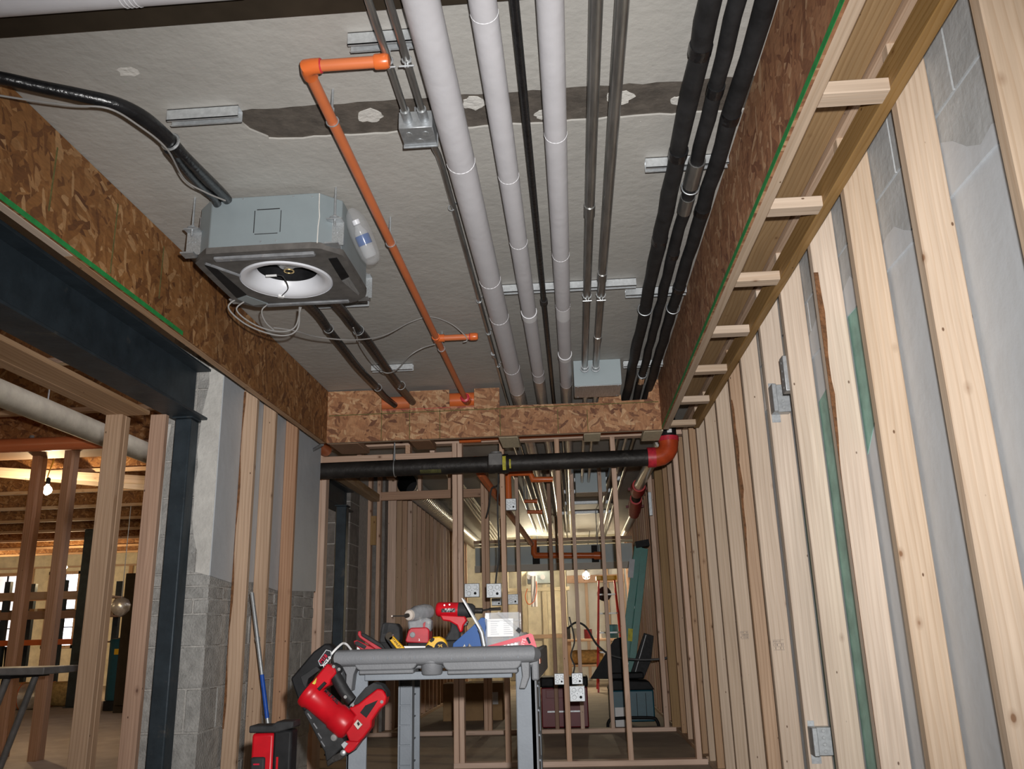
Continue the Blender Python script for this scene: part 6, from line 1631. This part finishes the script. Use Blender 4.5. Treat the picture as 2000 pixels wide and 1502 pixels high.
for nm, mt, lab, cat_, x, r, h in items:
    t = thing(nm, lab, cat_, (x, 15.65, 0.80))
    MB().lathe([(r * 0.96, 0.0), (r, 0.006), (r, h - 0.01), (r * 1.04, h - 0.008), (r * 1.04, h)], (x, 15.65, 0.8005), (0, 0, 1), 16).build('body', mt, t)
    MB().lathe([(r * 0.9, 0), (r * 0.9, 0.008), (r * 0.5, 0.012)], (x, 15.65, 0.8005 + h), (0, 0, 1), 16).build('lid', 'galv_dull' if nm == 'paint_can' else 'black_plastic', t)
# sacks on the shelf
t = thing('insulation_roll', 'brown wrapped insulation bundle under the end room bench', 'insulation', (0.2, 15.7, 0.37))
MB().lathe([(0.03, 0), (0.11, 0.01), (0.12, 0.05), (0.12, 0.5), (0.1, 0.55)], (-0.1, 15.72, 0.495), (1, 0, 0), 14).build('roll', 'insulation', t)

# ================================================================== things by the left masonry
pl = thing('level_pole', 'grey metal pole with blue chalk marks leaning against the left studs', 'pole', (-1.5, 4.6, 0))
P0 = at(492, 1158, y=4.63); P1 = Vector((-1.47, 4.48, 0.02))
dpl = (P1 - P0)
MB().tube([P0, P1], 0.011, 10).build('tube', 'galv_dull', pl)
for f0, f1 in ((0.36, 0.54), (0.60, 0.74)): MB().tube([P0 + dpl * f0 + Vector((0, -0.0012, 0)), P0 + dpl * f1 + Vector((0, -0.0012, 0))], 0.0112, 10).build('blue_band', 'blue_paint', pl)
for f0 in (0.2, 0.56): MB().tube([P0 + dpl * f0, P0 + dpl * (f0 + 0.015)], 0.0135, 10).build('collar', 'galv', pl)
MB().tube([P1, P1 + Vector((0, 0, -0.0195))], [0.011, 0.008], 10).build('foot', 'black_plastic', pl)
rbx = thing('tower_light', 'red and black upright work light case standing beside the cart', 'work light', (-0.9, 2.66, 0))
ry = 2.60
x0, x1 = at(487, 1450, y=ry).x, at(573, 1450, y=ry).x
xm = x0 + (x1 - x0) * 0.55
ztop = at(530, 1412, y=ry).z
MB().box(x0 + 0.006, xm, ry, ry + 0.05, 0.06, ztop - 0.028).build('red_case', 'red_tool', rbx, bevel=0.008)
MB().box(xm - 0.001, x1 - 0.004, ry - 0.004, ry + 0.055, 0.06, ztop - 0.02).build('black_case', 'black_plastic', rbx, bevel=0.008)
MB().prism([(x0, ry - 0.01, ztop - 0.026), (xm + 0.01, ry - 0.01, ztop - 0.026), (x1, ry - 0.01, ztop - 0.014), (x1, ry - 0.01, ztop + 0.004), (xm + 0.01, ry - 0.01, ztop + 0.004), (xm - 0.005, ry - 0.01, ztop - 0.006), (x0, ry - 0.01, ztop - 0.006)], (0, 0.072, 0)).build('lid', 'dark_grey_plastic', rbx, bevel=0.004)
MB().box(x0 + 0.01, xm - 0.02, ry - 0.012, ry + 0.002, 0.40, at(510, 1478, y=ry).z).build('battery', 'dark_grey_plastic', rbx, bevel=0.006)
MB().box(x0 + 0.02, xm - 0.034, ry - 0.0135, ry - 0.011, at(510, 1493, y=ry).z, at(510, 1490, y=ry).z).build('battery_mark', 'paper_red', rbx)
MB().box(xm + 0.012, xm + 0.018, ry - 0.006, ry - 0.003, 0.4, at(545, 1478, y=ry).z).build('red_strip', 'red_tool', rbx)
MB().box(x0 - 0.03, x1 + 0.03, ry - 0.03, ry + 0.15, 0, 0.06).build('base', 'black_plastic', rbx, bevel=0.01)

# ================================================================== the hall on the left
for i in range(14):
    y = 1.5 + 1.22 * i
    jt = thing('floor_truss', 'deep strand board joist with pale chords spanning the hall ceiling', 'joist', (-9, y, 2.74), 'joists across the hall ceiling')
    MB().box(-15.9, -2.42, y + 0.02, y + 0.032, 2.785, 3.235).build('web', 'osb_amber', jt)
    lumber('chord', -15.9, -2.42, y, y + 0.06, 2.745, 2.785, 'wood_tan', jt)
    lumber('chord', -15.9, -2.42, y, y + 0.06, 3.235, 3.275, 'wood_tan', jt)
for (p_, q_, lab) in (((-6.6, 8.0, 2.72), (-3.2, 11.5, 2.70), 'pale diagonal brace under the hall joists near the bulb'), ((-7.2, 7.6, 2.70), (-4.2, 9.4, 2.68), 'lower pale diagonal brace under the hall joists')):
    t = thing('ceiling_brace', lab, 'brace', p_)
    beam_between('board', p_, q_, 0.09, 0.038, 'wood_pale', t, up=(0, 0, 1))
hd = thing('round_duct', 'pale wrapped round duct running through the hall past the big post', 'duct', (-3.55, 6, 2.5))
MB().cyl((-3.63, 1.0, 2.50), (-3.56, 12.5, 2.50), 0.085, 20).build('duct_run', 'duct_wrap', hd)
for y in (3.5, 5.5, 7.2, 9.0): MB().cyl((-3.62, y, 2.58), (-3.62, y, 2.745), 0.006, 6).build('rod', 'galv', hd)
om3 = thing('sprinkler_main', 'thick orange sprinkler main crossing the hall in front of the bulb', 'sprinkler pipe', (-5, 7.2, 2.6))
a, b = at(-40, 873, y=7.1), at(240, 866, y=7.1)
MB().cyl((a.x - 1.5, 7.1, a.z), (b.x, 7.1, a.z), 0.062, 18).build('pipe_run', 'orange_cpvc', om3)
hxx = at(60, 870, y=7.1).x
MB().cyl((hxx, 7.1, a.z), (hxx, 7.1, 2.745), 0.02, 8).build('hanger', 'grey_iron', om3)
om4 = thing('sprinkler_main', 'second orange sprinkler main deeper in the hall behind the bulb', 'sprinkler pipe', (-5.5, 10, 2.6))
a = at(150, 935, y=10.2)
MB().cyl((-9.0, 10.2, a.z), (-2.6, 10.2, a.z), 0.055, 16).build('pipe_run', 'orange_cpvc', om4)
MB().cyl((a.x - 1.2, 10.2, a.z), (a.x - 1.2, 10.2, 2.75), 0.012, 8).build('hanger', 'grey_iron', om4)
MB().tube([Vector((at(78, 905, y=9.9).x, 9.9, a.z + 0.13)), Vector((at(78, 905, y=9.9).x, 10.2, a.z + 0.13)), Vector((at(78, 905, y=9.9).x, 10.2, a.z))], 0.05, 12).build('tee', 'orange_fitting', om4)
column('dark steel column deep in the hall beside the pipe racks', -7.93, -7.78, 13.45, 13.6, 2.74)
bn = thing('waste_bin', 'tall dark green bin with a black foot standing in the hall', 'bin', (-6.75, 12.8, 0))
MB().lathe([(0.16, 0.14), (0.17, 0.2), (0.18, 0.95), (0.19, 0.97), (0.17, 1.0), (0.05, 1.02)], (-6.78, 12.85, 0), (0, 0, 1), 18).build('drum', 'teal_plastic', bn)
MB().lathe([(0.19, 0.0), (0.19, 0.13), (0.16, 0.141)], (-6.78, 12.85, 0), (0, 0, 1), 18).build('foot', 'black_plastic', bn)
MB().box(-6.80, -6.70, 12.655, 12.68, 0.78, 0.86).build('badge', 'yellow_plastic', bn)
# pipe rack
rk = thing('pipe_rack', 'long storage rack with dark uprights and an orange lower beam in the hall', 'rack', (-9, 14.6, 0))
for x in (-10.9, -9.75, -8.75, -8.15):
    lumber('upright', x, x + 0.10, 14.3, 14.38, 0, 2.0, 'steel_blue', rk); lumber('upright', x, x + 0.10, 15.0, 15.08, 0, 2.0, 'steel_blue', rk)
for z, mt in ((1.68, 'wood_tan'), (1.36, 'wood_brown')):
    lumber('shelf_beam', -11.2, -7.95, 14.24, 14.30, z, z + 0.13, mt, rk)
    lumber('shelf_board', -11.2, -7.95, 14.40, 14.98, z + 0.02, z + 0.05, mt, rk)
lumber('shelf_beam', -11.2, -7.95, 14.22, 14.30, 0.94, 1.03, 'orange_fitting', rk)
lumber('shelf_board', -11.2, -7.95, 14.40, 14.98, 0.95, 0.98, 'wood_brown', rk)
for k, x in enumerate((-9.6, -8.9)):
    MB().prism([(x - 0.12, 14.45, 0), (x + 0.12, 14.45, 0), (x + 0.07, 14.45, 0.5), (x + 0.10, 14.45, 0.93), (x - 0.10, 14.45, 0.93), (x - 0.07, 14.45, 0.5)], (0, 0.1, 0)).build('pedestal', 'black_iron', rk)
for k in range(6):
    t = thing('stored_carton', 'small carton stored on the rack shelf', 'carton', (-10.7 + 0.45 * k, 14.5, 1.41), 'cartons on the pipe rack')
    w_ = 0.12 + 0.05 * (k % 3)
    MB().box(-10.7 + 0.45 * k, -10.7 + 0.45 * k + w_ * 2, 14.45, 14.75, 1.4105, 1.4105 + 0.1 + 0.03 * (k % 2)).build('carton_body', 'cardboard', t, bevel=0.003)
    MB().box(-10.7 + 0.45 * k + w_ * 0.8, -10.7 + 0.45 * k + w_ * 1.2, 14.448, 14.752, 1.4105, 1.4115 + 0.1 + 0.03 * (k % 2)).build('tape', 'plywood_pale', t)
for k, (x, y, l, ang) in enumerate(((-8.75, 13.2, 1.2, 0.2), (-8.6, 13.85, 1.2, -0.1), (-10.2, 12.9, 1.3, 0.4))):
    d = Vector((math.cos(ang), math.sin(ang), 0))
    t = thing('insulation_roll', ('foil faced insulation roll lying before the rack', 'brown insulation roll lying behind the foil faced one', 'golden insulation roll slumped at an angle by the rack')[k], 'insulation', (x, y, 0))
    MB().lathe([(0.05, 0), (0.17, 0.02), (0.19, 0.1), (0.18, l * 0.5), (0.19, l - 0.1), (0.15, l), (0.05, l + 0.01)], Vector((x, y, 0.19)) - d * l / 2, d, 16).build('roll', ('foil', 'insulation', 'insulation')[k], t)
    for f in (0.25, 0.7): MB().ring(Vector((x, y, 0.19)) + d * l * (f - 0.5), d, 0.183, 0.008, 16, 6).build('strap', 'orange_fitting', t)
ft = thing('saw_stand', 'grey folding stand with angled legs at the edge of the hall opening', 'table', (-3.75, 5.6, 0))
MB().box(-4.4, -3.41, 5.5, 5.9, 0.765, 0.81).build('top', 'grey_iron', ft, bevel=0.006)
MB().box(-4.4, -3.62, 5.49, 5.91, 0.745, 0.7645).build('underframe', 'black_plastic', ft)
for (xa_, xb_) in ((-3.68, -3.90), (-4.3, -4.1)):
    for y in (5.55, 5.85): MB().tube([(xa_, y, 0.745), (xb_, y, 0.0)], 0.022, 10).build('leg', 'grey_iron', ft)
fb = thing('foil_bag', 'crumpled silver foil bag hanging on a hook in the dark hall corner', 'bag', (-6.1, 11.29, 1.5))
q = at(236, 1186, y=11.29)
MB().lathe([(0.02, 0.13), (0.09, 0.1), (0.13, 0.03), (0.12, -0.04), (0.06, -0.1), (0.02, -0.12)], q, (0, 0, 1), 9, smooth=False).build('bag', 'foil', fb)
MB().cyl(q + Vector((0, 0, 0.12)), Vector((q.x, q.y, 2.746)), 0.006, 6).build('hook_rod', 'galv', fb)
ck = thing('dark_cabinet', 'tall dark cabinet standing in the hall behind the foil bag', 'cabinet', (-6.2, 12.0, 0))
MB().box(-6.55, -5.6, 12.3, 12.8, 0.0, 1.92).build('carcass', 'dark_brown', ck, bevel=0.01)
MB().box(-6.52, -6.09, 12.28, 12.299, 0.1, 1.85).build('door', 'dark_brown', ck, bevel=0.004)
MB().box(-6.07, -5.63, 12.28, 12.299, 0.1, 1.85).build('door', 'dark_brown', ck, bevel=0.004)
# hall framing on the far facade
hf = thing('stud_wall', 'lit far hall wall of tan studs and boards between the two windows', 'stud wall', (-9, YB - 0.1, 0))
for k in range(12):
    x = -13.0 + 0.61 * k
    if -12.6 < x < -11.6: continue
    lumber('stud', x, x + 0.09, YB - 0.06, YB - 0.02, 0, 2.7, 'wood_tan', hf)
lumber('top_plate', -16, -5.5, YB - 0.06, YB - 0.02, 2.70, 2.74, 'wood_tan', hf)
# bulbs out of view, added as ambient fill for the hall
for k, (x, y, e) in enumerate(((-6.2, 4.2, 14), (-10.5, 9.0, 55), (-12.0, 16.5, 90))):
    bulb(('added fill bulb out of view near the hall opening', 'added fill bulb out of view in the middle of the hall', 'added fill bulb out of view by the far windows')[k], Vector((x, y, 2.42)), e, WARM, cord_to=Vector((x, y + 0.1, 3.281)))
bulb('bare bulb added to brighten the end room before its panel wall', Vector((-0.75, 15.9, 2.25)), 62, (1.0, 0.86, 0.6), 'bulb_glow_white', cord_to=Vector((-0.75, 15.95, 3.001)))  # second end room bulb, added to lift the dark far end

cb = thing('cardboard_box', 'dark brown cardboard box with a white label on the floor beyond the cart', 'box', (-1.2, 10.3, 0))
MB().box(-1.55, -0.86, 10.2, 10.6, 0, 0.40).build('carton', 'cardboard', cb, bevel=0.004)
MB().box(-1.02, -0.92, 10.197, 10.2, 0.17, 0.30).build('label', 'paper_white', cb)
MB().box(-1.25, -1.19, 10.196, 10.604, 0.398, 0.402).build('tape', 'insulation', cb)
